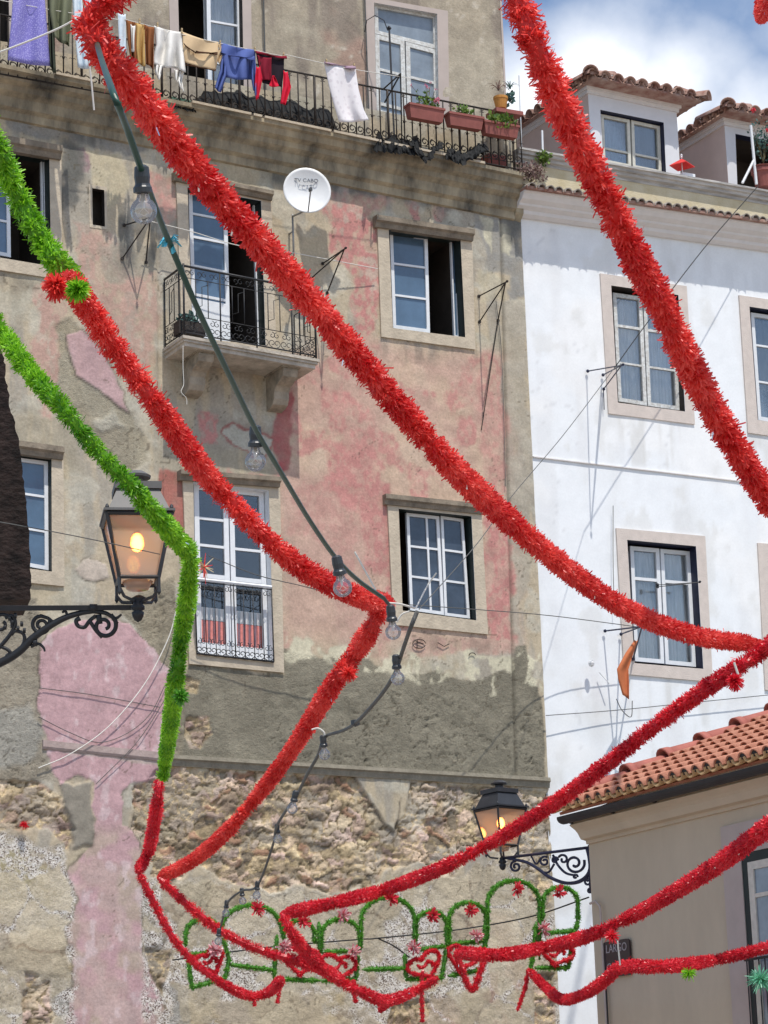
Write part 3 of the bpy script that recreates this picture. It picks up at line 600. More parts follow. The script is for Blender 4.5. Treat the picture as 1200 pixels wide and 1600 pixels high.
window(old, 'old', [(-40, 690), (99, 700), (101, 916), (-36, 902)], [(-20, 704), (80.5, 716), (81, 893), (-16, 880)], .07,
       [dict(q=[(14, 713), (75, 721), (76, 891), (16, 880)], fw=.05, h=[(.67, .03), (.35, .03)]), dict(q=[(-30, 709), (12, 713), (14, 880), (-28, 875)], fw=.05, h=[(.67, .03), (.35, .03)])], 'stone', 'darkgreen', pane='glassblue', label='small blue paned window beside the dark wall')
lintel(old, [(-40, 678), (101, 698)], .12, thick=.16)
# little vent
window(old, 'old', [(139, 288), (167, 292), (168, 359), (140, 355)], [(144, 294), (163, 297), (164, 354), (145, 351)], .04, [], 'stone', 'ironbrown', proud=.004, roomdepth=.3, label='narrow vent slit')
xr = xz(841, 900)[0]; xl = xz(-70, 800)[0]; ztop = xz(400, 232)[1]; zbot = xz(300, 1680)[1]
_ws = wallgrid(old, 'wall', xl-.6, xr, zbot-.3, ztop+.9, .021, HOLES['old'], old_paint, M['oldwall'])
# string course and cement ledge
ml = M['cornice']
extr(old, 'string_course', M['oldwall'] if False else mat('cement_ledge', (.19, .17, .13), .95, col2=(.30, .27, .21), scale=7, bump=.6, bscale=25), xz(262, 1182), xz(857, 1218), [(-.02, .03), (.05, .02), (.06, -.03), (.035, -.05), (.02, -.12), (-.02, -.12)])
extr(old, 'string_course', mat('rose_ledge', (.34, .26, .24), .95, col2=(.46, .37, .34), scale=7, bump=.4, bscale=25), xz(66, 1158), xz(258, 1178), [(-.02, .02), (.035, .01), (.035, -.07), (.02, -.10), (-.02, -.10)])
# main cornice carrying the long top balcony
cA, cB = P(-60, 86, .36), P(820, 270, .36)
prof = [(-.35, 0), (.36, 0), (.36, -.055), (.31, -.075), (.29, -.16), (.21, -.20), (.20, -.27), (.12, -.33), (.11, -.46), (.05, -.50), (.04, -.60), (-.02, -.62)]
extr(old, 'cornice', M['cornice'], (cA[0], cA[2]), (cB[0], cB[2]), prof)
e = MB(); zc = cB[2]
e.prism([V(cB[0]-.01, D-n, zc+h) for n, h in [(-.30, -.002), (.30, -.002), (.30, -.14), (.22, -.2), (.2, -.3), (.12, -.36), (.1, -.5), (-.02, -.62)]], (.12, 0, -.02)); e.build('cornice_return', M['cornice'], old)
for a, b in ((300, 395), (396, 412), (413, 520), (521, 598), (600, 760), (85, 150), (165, 210)):
    qa, qb = P(a, 0, .37), P(b-3, 0, .37)
    def zat(x): return cA[2]+(x-cA[0])/(cB[0]-cA[0])*(cB[2]-cA[2])
    xa = P(a, 100+.206*a*.9, .37)[0]; xb = P(b-3, 100+.206*b*.9, .37)[0]
    sl_ = MB(); sl_.hexa([V(xa, D-.05, zat(xa)+.002), V(xa, D-.385, zat(xa)+.002), V(xb, D-.385, zat(xb)+.002), V(xb, D-.05, zat(xb)+.002), V(xa, D-.05, zat(xa)+.035), V(xa, D-.385, zat(xa)+.035), V(xb, D-.385, zat(xb)+.035), V(xb, D-.05, zat(xb)+.035)]); sl_.build('ledge_slab', M['stone'], old)
# upper storey, set back
def up_paint(X, Z):
    n1 = fbm(X*1.1, Z*1.1, 111); n2 = fbm(X*3.3, Z*3.3, 112); n3 = fbm(X*9, Z*9, 113); v = fbm(X*4, Z*.7, 114)
    col = np.ones(X.shape+(3,))*C(.37, .32, .245)
    def mix(c, m): nonlocal col; m = np.clip(m, 0, 1)[..., None]; col = col*(1-m)+np.array(c)*m
    mix(C(.24, .20, .165), sm(.48, .66, v)*.8); mix(C(.42, .36, .27), sm(.52, .66, n2)*.7); mix(C(.37, .24, .19), sm(.55, .68, n1)*.7); mix(C(.50, .45, .37), sm(.66, .72, n3)*sm(.5, .6, n2)*.8)
    for q in ([(445, 30), (500, 45), (500, 60), (440, 45)], [(700, 90), (775, 60), (770, 200), (710, 230)]): mix(C(.45, .40, .31), sm(-.1, .1, sdf(X, Z, [xz(a, b, -.3) for a, b in q]))*.6)
    return np.clip(col*(.85+.3*n3[..., None]), .01, .9), .25+0*X, 0*X, (n3-.5)*.012+(n2-.5)*.012
UB = -.30
window(old, 'up', [(570, -6), (700, 17), (703, 250), (575, 225)], [(584.5, 4), (683, 21.5), (687, 250), (590, 232)], .08,
       [dict(q=[(585, 6), (682, 23), (683.5, 77), (586, 52)], fw=.06), dict(q=[(586, 53), (632, 64), (637, 245), (590, 232)], fw=.07, h=[(.70, .04), (.40, .05), (.30, .16)]), dict(q=[(634, 65), (683.5, 78), (687, 254), (638, 245)], fw=.07, h=[(.70, .04), (.40, .05), (.30, .16)])],
       'beigetrim', 'oldpaint', base=UB, pane='glassgrey', frame='oldpaint', proud=.004, label='flaking white balcony door behind the flower boxes')
window(old, 'up', [(262, -60), (392, -40), (395, 200), (270, 175)], [(277, -50), (378, -34), (382, 195), (283, 172)], .10,
       [dict(q=[(322, -44), (376, -35), (380, 190), (326, 180)], fw=.06, h=[(.66, .03), (.38, .05)], curtain='curtain')], 'beigetrim', 'ironbrown', base=UB, pane='clear', frame='whitepaint', proud=.01, label='balcony door with white right leaf behind the washing')
window(old, 'up', [(-90, -120), (22, -100), (26, 130), (-85, 105)], [(-80, -110), (12, -94), (16, 125), (-75, 104)], .10, [], 'beigetrim', 'ironbrown', base=UB, proud=.01, label='dark doorway at the far left')
xu = xz(783.5, 60, UB)[0]
wallgrid(old, 'upper_wall', xl-1.5, xu, min(zat(xu), zat(xl))-.12, xz(400, -260, UB)[1], .05, HOLES['up'], up_paint, M['oldwall'], n=UB)
sd = MB(); sd.box(xu-.001, xu+.03, D-UB-.012, D-UB+5, zat(xu)-3, xz(400, -260, UB)[1]); sd.build('side_wall', M['beigetrim'], old)
# pipes on the top floor
for px in (411, 569):
    pm = MB(); a = P(px, -30, UB+.05); pm.tube([a, V(a[0], a[1], zat(a[0])-.02)], .012, 6); pm.build('wall_pipe', M['wire'], old)
# ------------------------------------------------------------------ ironwork helpers
def scroll(c, r, a0, turns, ex, ez, n=14, dirn=1):
    out = []
    for i in range(n+1):
        t = i/n; a = a0+dirn*turns*2*math.pi*t; rr = r*(1-.72*t); out.append(c+ex*math.cos(a)*rr+ez*math.sin(a)*rr)
    return out
EX = V(1, 0, 0)
def seg3(A, B, k): return A*(1-k)+B*k
# top railing
rA, rB = P(-60, 11, .30), P(812, 181, .30)
Lr = np.linalg.norm(rB-rA); HT = .84
ex = (rB-rA)/Lr
rail = MB(); rail.tube([rA, rB], .014, 6); rail.tube([rA-UP*HT, rB-UP*HT], .012, 6); rail.tube([rA-UP*(HT-.09), rB-UP*(HT-.09)], .006, 5)
endc = rB.copy(); wcorner = V(rB[0], D+.3, rB[2]); rail.tube([rB, wcorner], .014, 6); rail.tube([rB-UP*HT, wcorner-UP*HT], .012, 6)
for k in range(1, 5):
    q = seg3(rB, wcorner, k/5); rail.tube([q, q-UP*HT], .006, 5)
nb = int(Lr/.128)
for i in range(nb+1):
    q = rA+ex*(i*Lr/nb); big = i % 9 == 4
    rail.tube([q-UP*.0, q-UP*HT], .018 if big else .010, 6)
    if not big:
        z0 = q-UP*(HT*.52)
        if i % 2: rail.lathe(z0-UP*.03, [(.004, 0), (.018, .02), (.018, .04), (.004, .06)], 6)
        for s in (-1, 1):
            if i % 2: rail.tube(scroll(q-UP*.05+ex*.03*s, .028, math.pi/2, .62, ex*s, UP, 8), .0055, 4, cap=False)
            rail.tube(scroll(z0+ex*.022*s, .020, 0, .5, ex*s, UP, 6), .004, 4, cap=False)
    if i < nb:
        c = q+ex*.064-UP*(HT-.155)
        rail.tube(scroll(c, .062, -math.pi/2, 1.25, ex, UP, 16), .008, 4, cap=False); rail.tube(scroll(c, .062, math.pi/2, .5, ex, UP, 8), .0055, 4, cap=False)
rail.build('railing', M['ironbrown'], old, smooth=True)
# first floor balcony
bp_ = .66
fA, fB = P(286, 523, bp_), P(499.5, 561, bp_)
bal = MB(); th = .10
def slabpart(mb, o, z0, z1):
    A, B = fA, fB
    c = [V(A[0]-o, D+.0, 0), V(A[0]-o, D-bp_-o, 0), V(B[0]+o, D-bp_-o, 0), V(B[0]+o, D+.0, 0)]
    zz = [A[2], A[2], B[2], B[2]]
    mb.hexa([V(p[0], p[1], z+z0) for p, z in zip(c, zz)]+[V(p[0], p[1], z+z1) for p, z in zip(c, zz)])
slabpart(bal, .0, -.04, 0); slabpart(bal, -.02, -.075, -.041); slabpart(bal, -.045, -.13, -.076)
bb = bal.build('balcony', M['slab'], old)
for px in (306, 437):
    q = P(px, 565 if px < 400 else 590, .2); x0 = q[0]; ztop_ = fA[2]-.13 if px < 400 else (fA[2]*.3+fB[2]*.7)-.13
    pr = [(.0, 0), (.52, 0), (.54, -.06), (.50, -.14), (.40, -.19), (.30, -.22), (.25, -.28), (.24, -.38), (.20, -.45), (.12, -.48), (.0, -.50)]
    c = MB(); c.prism([V(x0-.11, D-n, ztop_+h) for n, h in pr], (.22, 0, 0))
    c.prism([V(x0-.135, D-n, ztop_+h) for n, h in [(0, .002), (.56, .002), (.56, -.03), (0, -.03)]], (.27, 0, 0)); c.build('corbel', M['corbel'], bb)
br = MB(); H1 = .97
ins = .035
c0 = V(fA[0]+ins, D-.02, fA[2]); c1 = V(fA[0]+ins, D-bp_+ins, fA[2]); c2 = V(fB[0]-ins, D-bp_+ins, fB[2]); c3 = V(fB[0]-ins, D-.02, fB[2])
for A, B in ((c0, c1), (c1, c2), (c2, c3)):
    Ls = np.linalg.norm(B-A); e1 = (B-A)/Ls; n = max(3, int(round(Ls/.17)))
    br.tube([A+UP*H1, B+UP*H1], .016, 6); br.tube([A+UP*.05, B+UP*.05], .010, 6); br.tube([A+UP*(H1-.16), B+UP*(H1-.16)], .006, 5); br.tube([A+UP*.30, B+UP*.30], .006, 5)
    for i in range(n+1):
        q = A+e1*(i*Ls/n)
        if i % 3 == 0: br.tube([q, q+UP*H1], .010, 6)
        else: br.tube([q+UP*.30, q+UP*(H1-.16)], .007, 5)
        if i < n:
            m_ = q+e1*(Ls/n/2)
            for s in (-1, 1):
                br.tube(scroll(m_+UP*(H1-.08)+e1*s*.038, .042, math.pi/2*s, .95, e1, UP, 12), .0045, 4, cap=False)
                br.tube(scroll(m_+UP*.12+e1*s*.035, .055, -math.pi/2, 1.1, e1*s, UP, 14), .0050, 4, cap=False)
                br.tube(scroll(m_+UP*.23+e1*s*.035, .045, math.pi/2, 1.0, e1*s, UP, 12), .0050, 4, cap=False)
            if i % 3 == 1:
                br.tube([q+UP*.42, m_+UP*.46, m_+UP*.72, q+e1*(Ls/n)+UP*.76], .0055, 4)
for q in (c1, c2): br.tube([q, q+UP*(H1+.03)], .014, 6)
br.build('balcony_railing', M['iron'], bb, smooth=True)
# low rail of the lower tall window
lr = MB(); a0, a1 = P(304, 905, .05), P(424, 918, .05); b0, b1 = P(308, 1021, .05), P(428, 1034, .05)
lr.tube([b0, b1], .014, 6); lr.tube([a0-UP*.03, a1-UP*.03], .008, 5)
nn_ = 8
for i in range(nn_+1):
    t = i/nn_; A = seg3(a0, a1, t); B = seg3(b0, b1, t); lr.tube([A, B], .009 if i % 4 == 0 else .006, 5)
    if i < nn_:
        A2 = seg3(a0, a1, t+.5/nn_); B2 = seg3(b0, b1, t+.5/nn_)
        for s in (-1, 1):
            lr.tube(scroll(B2+UP*.06+EX*s*.03, .045, -math.pi/2, 1.1, EX*s, UP, 12), .006, 4, cap=False)
            lr.tube(scroll(B2+UP*.17+EX*s*.03, .042, math.pi/2, 1.0, EX*s, UP, 12), .005, 4, cap=False)
            lr.tube(scroll(A2-UP*.09+EX*s*.03, .04, math.pi/2, 1.0, EX*s, UP, 12), .005, 4, cap=False)
lr.build('window_rail', M['iron'], w4, smooth=True)
hb = MB(); hb.tube([a0+UP*.005, a1+UP*.005], .024, 6); hb.build('handrail', M['whitepaint'], w4)
cu = MB(); 
for (l0, l1) in ((313, 352), (367, 409)):
    for (y0, y1, mi) in ((968, 1006, 0), (948, 967.5, 1)):
        K = 24; vs = []
        for j in range(K+1):
            px = l0+(l1-l0)*j/K; yy = (px-313)*.11; o_ = .012*math.sin(j*1.3)
            vs += [P(px, y0+yy, -.125+o_), P(px, y1+yy, -.125+o_)]
        cu.add(vs, [(2*j, 2*j+1, 2*j+3, 2*j+2) for j in range(K)], mi)
cu.build('half_curtain', [M['redcloth'], M['curtain']], w4, smooth=True)
# ================================================================== WHITE BUILDING
wh = thing('white_building', 'bright white rendered building with stone framed windows, tiled eaves and two roof dormers', 'building', V(xz(1020, 1300)[0], D+2, 0))
WB = -.03
def white_paint(X, Z):
    n1 = fbm(X*.8, Z*.8, 211); n2 = fbm(X*3, Z*2, 212); n3 = fbm(X*9, Z*9, 213); v = fbm(X*3, Z*.5, 214)
    col = np.ones(X.shape+(3,))*C(.80, .825, .845)
    def mix(c, m): nonlocal col; m = np.clip(m, 0, 1)[..., None]; col = col*(1-m)+np.array(c)*m
    mix(C(.72, .73, .74), sm(.5, .7, v)*.6); mix(C(.85, .85, .84), sm(.5, .65, n1)*.6); mix(C(.68, .68, .66), sm(.62, .72, n2)*.5)
    crk = np.abs(fbm(X*1.1+5, Z*.5, 215)-.5); mix(C(.60, .61, .62), (crk < .003)*.5*(n1 > .45))
    for (xa, xb, ya) in ((951, 1086, 655), (976, 1114, 1060), (1169, 1300, 686)):
        q = [(xa, ya-6), (xb, ya+10), (xb-6, ya+80), (xa+10, ya+70)]; mix(C(.58, .57, .54), sm(-.10, .10, sdf(X, Z, [xz(a, b) for a, b in q]))*.5*sm(.50, .66, fbm(X*9, Z*.8, 216)))
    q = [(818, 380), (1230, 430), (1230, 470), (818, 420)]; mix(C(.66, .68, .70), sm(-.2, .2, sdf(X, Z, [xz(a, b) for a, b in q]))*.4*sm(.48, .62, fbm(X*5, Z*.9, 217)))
    q = [(846, 1050), (880, 1050), (905, 1600), (860, 1600)]; mix(C(.64, .63, .60), sm(-.2, .2, sdf(X, Z, [xz(a, b) for a, b in q]))*.45*sm(.45, .62, n2))
    for q in ([(955, 700), (962, 700), (968, 900), (960, 900)], [(1040, 790), (1100, 800), (1090, 880), (1050, 860)], [(905, 1090), (960, 1100), (950, 1160), (915, 1150)]): mix(C(.66, .67, .66), sm(-.12, .1, sdf(X+(n2-.5)*.3, Z+(n3-.5)*.3, [xz(a, b) for a, b in q]))*.35)
    return np.clip(col*(.96+.08*n3[..., None]), .01, .92), .12+0*X, 0*X, (n1-.5)*.016+(n2-.5)*.005+(n3-.5)*.001
kw = dict(base=WB, proud=.025)
def wq(lst): return lst
window(wh, 'wh', [(938, 427), (1073, 447), (1086, 663), (951, 646)], [(955, 446), (1060, 461), (1070.5, 643), (965.5, 629)], .10,
       [dict(q=[(957.5, 457), (1003, 463.5), (1011, 634), (966.5, 627)], fw=.06, h=[(.70, .04), (.36, .03)]), dict(q=[(1005, 464), (1055, 471.5), (1062, 641), (1012.5, 634)], fw=.06, h=[(.70, .04), (.36, .03)])],
       'stonew', 'ironbrown', pane='clear', frame='oldpaint', curtain='curtain', label='curtained window with flaking frame', **kw)
window(wh, 'wh', [(1155, 461), (1292, 481), (1306, 696), (1169, 676)], [(1171, 479), (1276, 495), (1289, 672), (1184, 656)], .10,
       [dict(q=[(1173, 488), (1220, 495), (1228, 663), (1185, 656)], fw=.06, h=[(.70, .03), (.36, .03)]), dict(q=[(1222, 495), (1268, 502), (1280, 670), (1230, 663)], fw=.06, h=[(.70, .03), (.36, .03)])],
       'stonew', 'navy', pane='clear', frame='whitepaint', curtain='curtain', label='window cut by the right edge of the photo', **kw)
window(wh, 'wh', [(963, 825), (1102, 837.5), (1114, 1065.5), (975.5, 1053)], [(980, 843.5), (1087.5, 853.5), (1099, 1045), (991.5, 1036)], .14,
       [dict(q=[(984.5, 853), (1030, 857), (1038, 1037), (992.5, 1033)], fw=.06, h=[(.72, .045)], curtain='curtain', ct0=.04), dict(q=[(1032, 857.5), (1078, 861.5), (1087.5, 1042), (1040, 1037.5)], fw=.06, h=[(.72, .045)], curtain='curtain')],
       'stonew', 'navy', pane='clear', frame='whitepaint', label='white casement window with navy reveal', **kw)
window(wh, 'wh', [(1184, 848), (1322, 860), (1334, 1090), (1196, 1078)], [(1201, 866), (1307, 876), (1318, 1069), (1212, 1060)], .14, [], 'stonew', 'navy', label='lower window at the right edge', **kw)
zw = xz(1000, 372, 0)[1]
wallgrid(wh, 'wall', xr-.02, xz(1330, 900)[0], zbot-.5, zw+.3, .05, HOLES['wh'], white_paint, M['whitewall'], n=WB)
a, b = xz(834, 713, 0), xz(1230, 760, 0)
extr(wh, 'string_course', M['corniceW'], a, b, [(-.04, .012), (-.008, .008), (-.008, -.008), (-.04, -.012)])
# eaves cornice
A, B = P(820, 296, .34), P(1260, 359, .34); A = (A[0], A[2]); B = (B[0], B[2])
extr(wh, 'eaves_cornice', M['corniceW'], A, B, [(-.05, .0), (.34, .0), (.34, -.02), (.31, -.03), (.26, -.10), (.18, -.14), (.17, -.17), (.09, -.21), (.08, -.26), (.02, -.30), (-.05, -.30)])
tb = MB(); Lc = B[0]-A[0]; n = int(Lc/.155)
for i in range(n):
    x = A[0]+.08+i*Lc/n; z = A[1]+(B[1]-A[1])*(x-A[0])/Lc
    j = random.uniform(-.012, .012)
    tb.barrel(V(x+j, D+.15, z+.10), V(x+j, D-.42+random.uniform(-.02, .02), z+.015), UP, .060, .072, 6, .014)
tb.build('eaves_tiles', M['tilegrey'], wh)
ub = MB(); ub.hexa([V(A[0], D+.1, A[1]+.001), V(A[0], D-.405, A[1]+.001), V(B[0], D-.405, B[1]+.001), V(B[0], D+.1, B[1]+.001), V(A[0], D+.1, A[1]+.02), V(A[0], D-.405, A[1]+.045), V(B[0], D-.405, B[1]+.045), V(B[0], D+.1, B[1]+.02)]); ub.build('eaves_board', M['tileold'], wh)
# parapet band and grey coping
A1, B1 = P(812, 252, .06), P(1260, 327, .06)
extr(wh, 'parapet', M['yellowband'], (A1[0], A1[2]), (B1[0], B1[2]), [(-.3, .10), (.06, .10), (.06, -.45), (-.3, -.45)])
A2, B2 = P(812, 229, .20), P(1260, 307, .20)
extr(wh, 'coping', M['greycoping'], (A2[0], A2[2]), (B2[0], B2[2]), [(-.35, .0), (.20, .0), (.20, -.03), (.17, -.04), (.16, -.08), (.13, -.09), (.12, -.13), (.08, -.15), (.07, -.19), (-.35, -.19)])
zcop = lambda x: A2[2]+(x-A2[0])/(B2[0]-A2[0])*(B2[2]-A2[2])
# dormers
def dormer(name_label, tl, tr, depth, base, win, sash, eave_r=.32, label=None, blocked=False):
    FL, FR = P(*tl, base), P(*tr, base); zb = zcop(FL[0])-.3; y0 = D-base
    mb = MB()
    zf = FL[2]; zr = FR[2]
    # walls: front with opening, left and right cheeks
    o = [(FL[0], FL[2]), (FR[0], FR[2]), (FR[0], zb), (FL[0], zb)]; q = quad(win, base)
    ring(mb, o, q, base, base-.04)
    d = mb.build('dormer', M['dormerwhite'], wh); d['label'] = label
    ck = MB(); ck.hexa([V(FL[0]-.004, y0+.002, zb), V(FL[0]-.004, y0+depth, zb), V(FL[0]+.08, y0+depth, zb), V(FL[0]+.08, y0+.05, zb), V(FL[0]-.004, y0+.002, zf), V(FL[0]-.004, y0+depth, zf), V(FL[0]+.08, y0+depth, zf), V(FL[0]+.08, y0+.05, zf)])
    ck.build('dormer_cheek', M['cheekwall'], d); ck = MB()
    ck.hexa([V(FR[0]-.08, y0+.05, zb), V(FR[0]-.08, y0+depth, zb), V(FR[0]+.004, y0+depth, zb), V(FR[0]+.004, y0+.002, zb), V(FR[0]-.08, y0+.05, zr), V(FR[0]-.08, y0+depth, zr), V(FR[0]+.004, y0+depth, zr), V(FR[0]+.004, y0+.002, zr)])
    ck.build('dormer_cheek', M['cheekwall'], d)
    cn = MB()
    for (oo, h0, h1) in ((.03, -.16, -.10), (.06, -.10, 0)):
        cn.hexa([V(FL[0]-oo, y0-oo, zf+h0), V(FR[0]+oo, y0-oo, zr+h0), V(FR[0]+oo, y0+depth, zr+h0), V(FL[0]-oo, y0+depth, zf+h0), V(FL[0]-oo, y0-oo, zf+h1), V(FR[0]+oo, y0-oo, zr+h1), V(FR[0]+oo, y0+depth, zr+h1), V(FL[0]-oo, y0+depth, zf+h1)])
    cn.build('dormer_cornice', M['corniceW'], d)
    r = MB(); I = [pt(a, base-.002) for a in q]; Bk = [pt(a, base-.16) for a in q]; r.add(I+Bk, [(i, (i+1) % 4, 4+(i+1) % 4, 4+i) for i in range(4)]); r.build('reveal', M['navy'], d)
    fm, gm = MB(), MB()
    for s in sash:
        lq = quad(s['q'], base-.10); leaf_frame(fm, gm, lq, base-.10, .05, hs=s.get('h', ()))
        if s.get('c'):
            cm = MB(); W, H = qsize(lq); K = 40; vs = []
            for j in range(K+1):
                sx = j/K; of = .02*math.sin(sx*W*50); vs += [pt(bil(lq, sx, .04), base-.2+of), pt(bil(lq, sx, .97), base-.2+of)]
            cm.add(vs, [(2*j, 2*j+2, 2*j+3, 2*j+1) for j in range(K)]); cm.build('curtain', M['curtainblue'], d, smooth=True)
    if fm.v: fm.build('window_frame', M['creampaint'], d); gm.build('pane', M['clear'], d)
    rm = MB(); g_ = grow(q, .1); Aq = [pt(a, base-.17) for a in g_]; Bq = [pt(a, base-1.1) for a in g_]; rm.add(Aq+Bq, [(0, 1, 5, 4), (1, 2, 6, 5), (2, 3, 7, 6), (3, 0, 4, 7), (4, 5, 6, 7)]); rm.build('room', M['room'], d)
    # roof: hipped, barrel tiles along front and both sides
    rt = MB(); ov = .17; fo = .36; zf -= .07; zr -= .07; xl_, xr_ = FL[0]-ov, FR[0]+eave_r
    zl, zr2 = zf+.015, zr+.015; rise = .10
    rt.hexa([V(xl_+.06, y0-fo+.05, zl), V(xr_-.06, y0-fo+.05, zr2), V(xr_-.06, y0+depth, zr2), V(xl_+.06, y0+depth, zl), V(xl_+.06, y0-fo+.05, zl+.05), V(xr_-.06, y0-fo+.05, zr2+.05), V(xr_-.06, y0+depth, zr2+.03), V(xl_+.06, y0+depth, zl+.03)])
    nf = int((xr_-xl_)/.235)
    for i in range(nf+1):
        x = xl_+.05+i*(xr_-xl_-.1)/nf; z = zl+(zr2-zl)*(x-xl_)/(xr_-xl_)+.035; k = random.uniform(-.015, .015)
        rt.barrel(V(x, y0+.5, z+rise), V(x+k, y0-fo+k, z+.015), UP, .085, .105, 8, .02)
        if i < nf:   # channel tile between
            xm = x+(xr_-xl_-.1)/nf/2; rt.barrel(V(xm, y0+.5, z+rise+.03), V(xm, y0-fo+.03, z+.065), -UP, .085, .09, 6, .015)
    ns = int((depth+fo)/.235)
    for i in range(ns):
        y = y0-fo+.12+i*.235
        for sx, xx, zz in ((-1, xl_, zl), (1, xr_, zr2)):
            k = random.uniform(-.012, .012)
            rt.barrel(V(xx-sx*.5, y, zz+.035+rise), V(xx+k, y, zz+.045), UP, .085, .105, 8, .02)
            rt.barrel(V(xx-sx*.5, y+.118, zz+.06+rise), V(xx-sx*.03, y+.118, zz+.09), -UP, .085, .09, 6, .015)
    rt.barrel(V(xl_+.5, y0+.4, zl+.16), V(xl_-.02, y0-fo-.02, zl+.06), UP, .10, .125, 8, .02); rt.barrel(V(xr_-.5, y0+.4, zr2+.16), V(xr_+.03, y0-fo-.03, zr2+.05), UP, .10, .125, 8, .02)
    rt.build('dormer_roof', M['tileold'], d, smooth=True)
    return d
dormer('d', (918, 131), (1056, 161), 2.6, -.55, [(938, 171.5), (1037, 191.5), (1041, 275), (943, 257)],
       [dict(q=[(939, 178), (984, 187), (986.5, 262), (942, 253)], h=[(.30, .03)], c=1), dict(q=[(986.5, 187.5), (1031, 197), (1034, 271), (989, 262)], h=[(.30, .03)], c=1)], label='nearer dormer with closed cream casement')
dormer('d', (1131, 181), (1290, 214), 2.6, -.55, [(1149, 209), (1240, 228), (1245, 330), (1153, 312)], [], label='farther dormer with dark open window')
# ================================================================== BEIGE BUILDING
kc = ray(924, 1400); YE = 24.8; XB = kc[0]*YE/kc[1]
bg_ = thing('beige_building', 'low shaded beige house with curved cornice, dark gutter and terracotta tiled roof', 'building', V(XB, YE, 0))
def bp(px, py, o=0.0): return PX(px, py, XB-o)          # point on the long wall (o metres towards the street)
zwt = bp(925, 1318)[2]
dn = MB()
sur = [bp(1140, 1290), bp(1215, 1268), bp(1215, 1700), bp(1150, 1700)]
dop = [bp(1165, 1333), bp(1235, 1312), bp(1240, 1720), bp(1172, 1720)]
y_n = dop[0][1]; z_t = (dop[0][2]); yf = dop[1][1]
wl = MB(); wl.box(XB, XB+9, -2, YE, 0, zwt+.02); 
wl.build('wall', M['beige'], bg_)
tr = MB(); yy0, yy1 = bp(1136, 1400)[1], bp(1165, 1400)[1]; zt0, zt1 = bp(1136, 1291)[2], bp(1166, 1333)[2]
tr.box(XB-.03, XB+.01, yy1, yy0, 0, zt0); tr.box(XB-.03, XB+.01, yy1-1.5, yy1-.001, zt1, zt0); tr.box(XB-.03, XB+.01, yy1-1.8, yy1-1.501, 0, zt0)
wb = tr.build('window', M['beigetrim'], bg_)
fr_ = MB(); ya, yb = yy1, yy1-1.5
fr_.box(XB-.02, XB-.004, ya-.10, ya-.001, 0, zt1-.001); fr_.box(XB-.02, XB-.004, yb, ya-.101, zt1-.10, zt1-.001)
fr_.build('reveal', M['darkgreen'], wb)
f2_ = MB(); zrail = bp(1185, 1475)[2]
f2_.box(XB-.028, XB-.005, ya-.19, ya-.101, 1.5, zt1-.101); f2_.box(XB-.028, XB-.005, yb, ya-.191, zt1-.18, zt1-.101); f2_.box(XB-.027, XB-.005, yb, ya-.191, bp(1180, 1400)[2]-.02, bp(1180, 1400)[2]+.02)
f2_.build('window_frame', M['creampaint'], wb)
pn = MB(); pn.box(XB-.012, XB-.006, yb, ya-.19, 1.5, zt1-.18); pn.build('pane', M['glassgrey'], wb)
rl = MB(); zr0 = bp(1180, 1500)[2]
rl.tube([V(XB-.10, ya-.05, zr0), V(XB-.10, yb, zr0)], .015, 6)
for i in range(14): rl.tube([V(XB-.10, ya-.08-i*.10, zr0), V(XB-.10, ya-.08-i*.10, zr0-1.1)], .007, 5)
rl.build('window_rail', M['iron'], wb)
# cornice: cavetto out to the gutter
OV = .50; ge = PL(872, 1283, V(0, YE, 0), V(0, 1, 0)); zg = ge[2]; xg = ge[0]; OV = XB-xg
hgt = zg-zwt
prof = [(0, 0), (.03, 0), (.035, .035), (.10, .05), (.14, .12), (.17, hgt*.62), (.24, hgt*.82), (OV*.55, hgt*.93), (OV*.78, hgt*.95), (OV*.8, hgt), (0, hgt)]
cv = MB(); cv.prism([V(XB-n, YE+.0, zwt+h) for n, h in prof], (0, -YE-2, 0)); cv.build('cornice', M['beige'], bg_)
gt = MB(); gt.prism([V(xg+.10+.085*math.cos(t), YE+.05, zg+.035+.062*math.sin(t)) for t in np.linspace(math.pi, 2*math.pi, 9)]+[V(xg+.185, YE+.05, zg+.05), V(xg+.015, YE+.05, zg+.05)], (0, -YE-2, 0))
gt.build('gutter', M['gutter'], bg_, smooth=False)
al = math.radians(21.5); rd = V(math.cos(al), 0, math.sin(al)); Rl = 4.2; e0 = V(xg+.02, YE+.06, zg+.075)
rf = MB(); up_n = V(-math.sin(al), 0, math.cos(al))
rf.hexa([e0+V(.05, 0, 0), e0+V(.05, -27, 0), e0+V(.05, -27, 0)+rd*Rl, e0+V(.05, 0, 0)+rd*Rl]+[p+up_n*.03 for p in (e0+V(.05, 0, 0), e0+V(.05, -27, 0), e0+V(.05, -27, 0)+rd*Rl, e0+V(.05, 0, 0)+rd*Rl)])
roof = rf.build('roof', M['tile'], bg_)
tl_ = MB(); ntile = 66; sp = .20
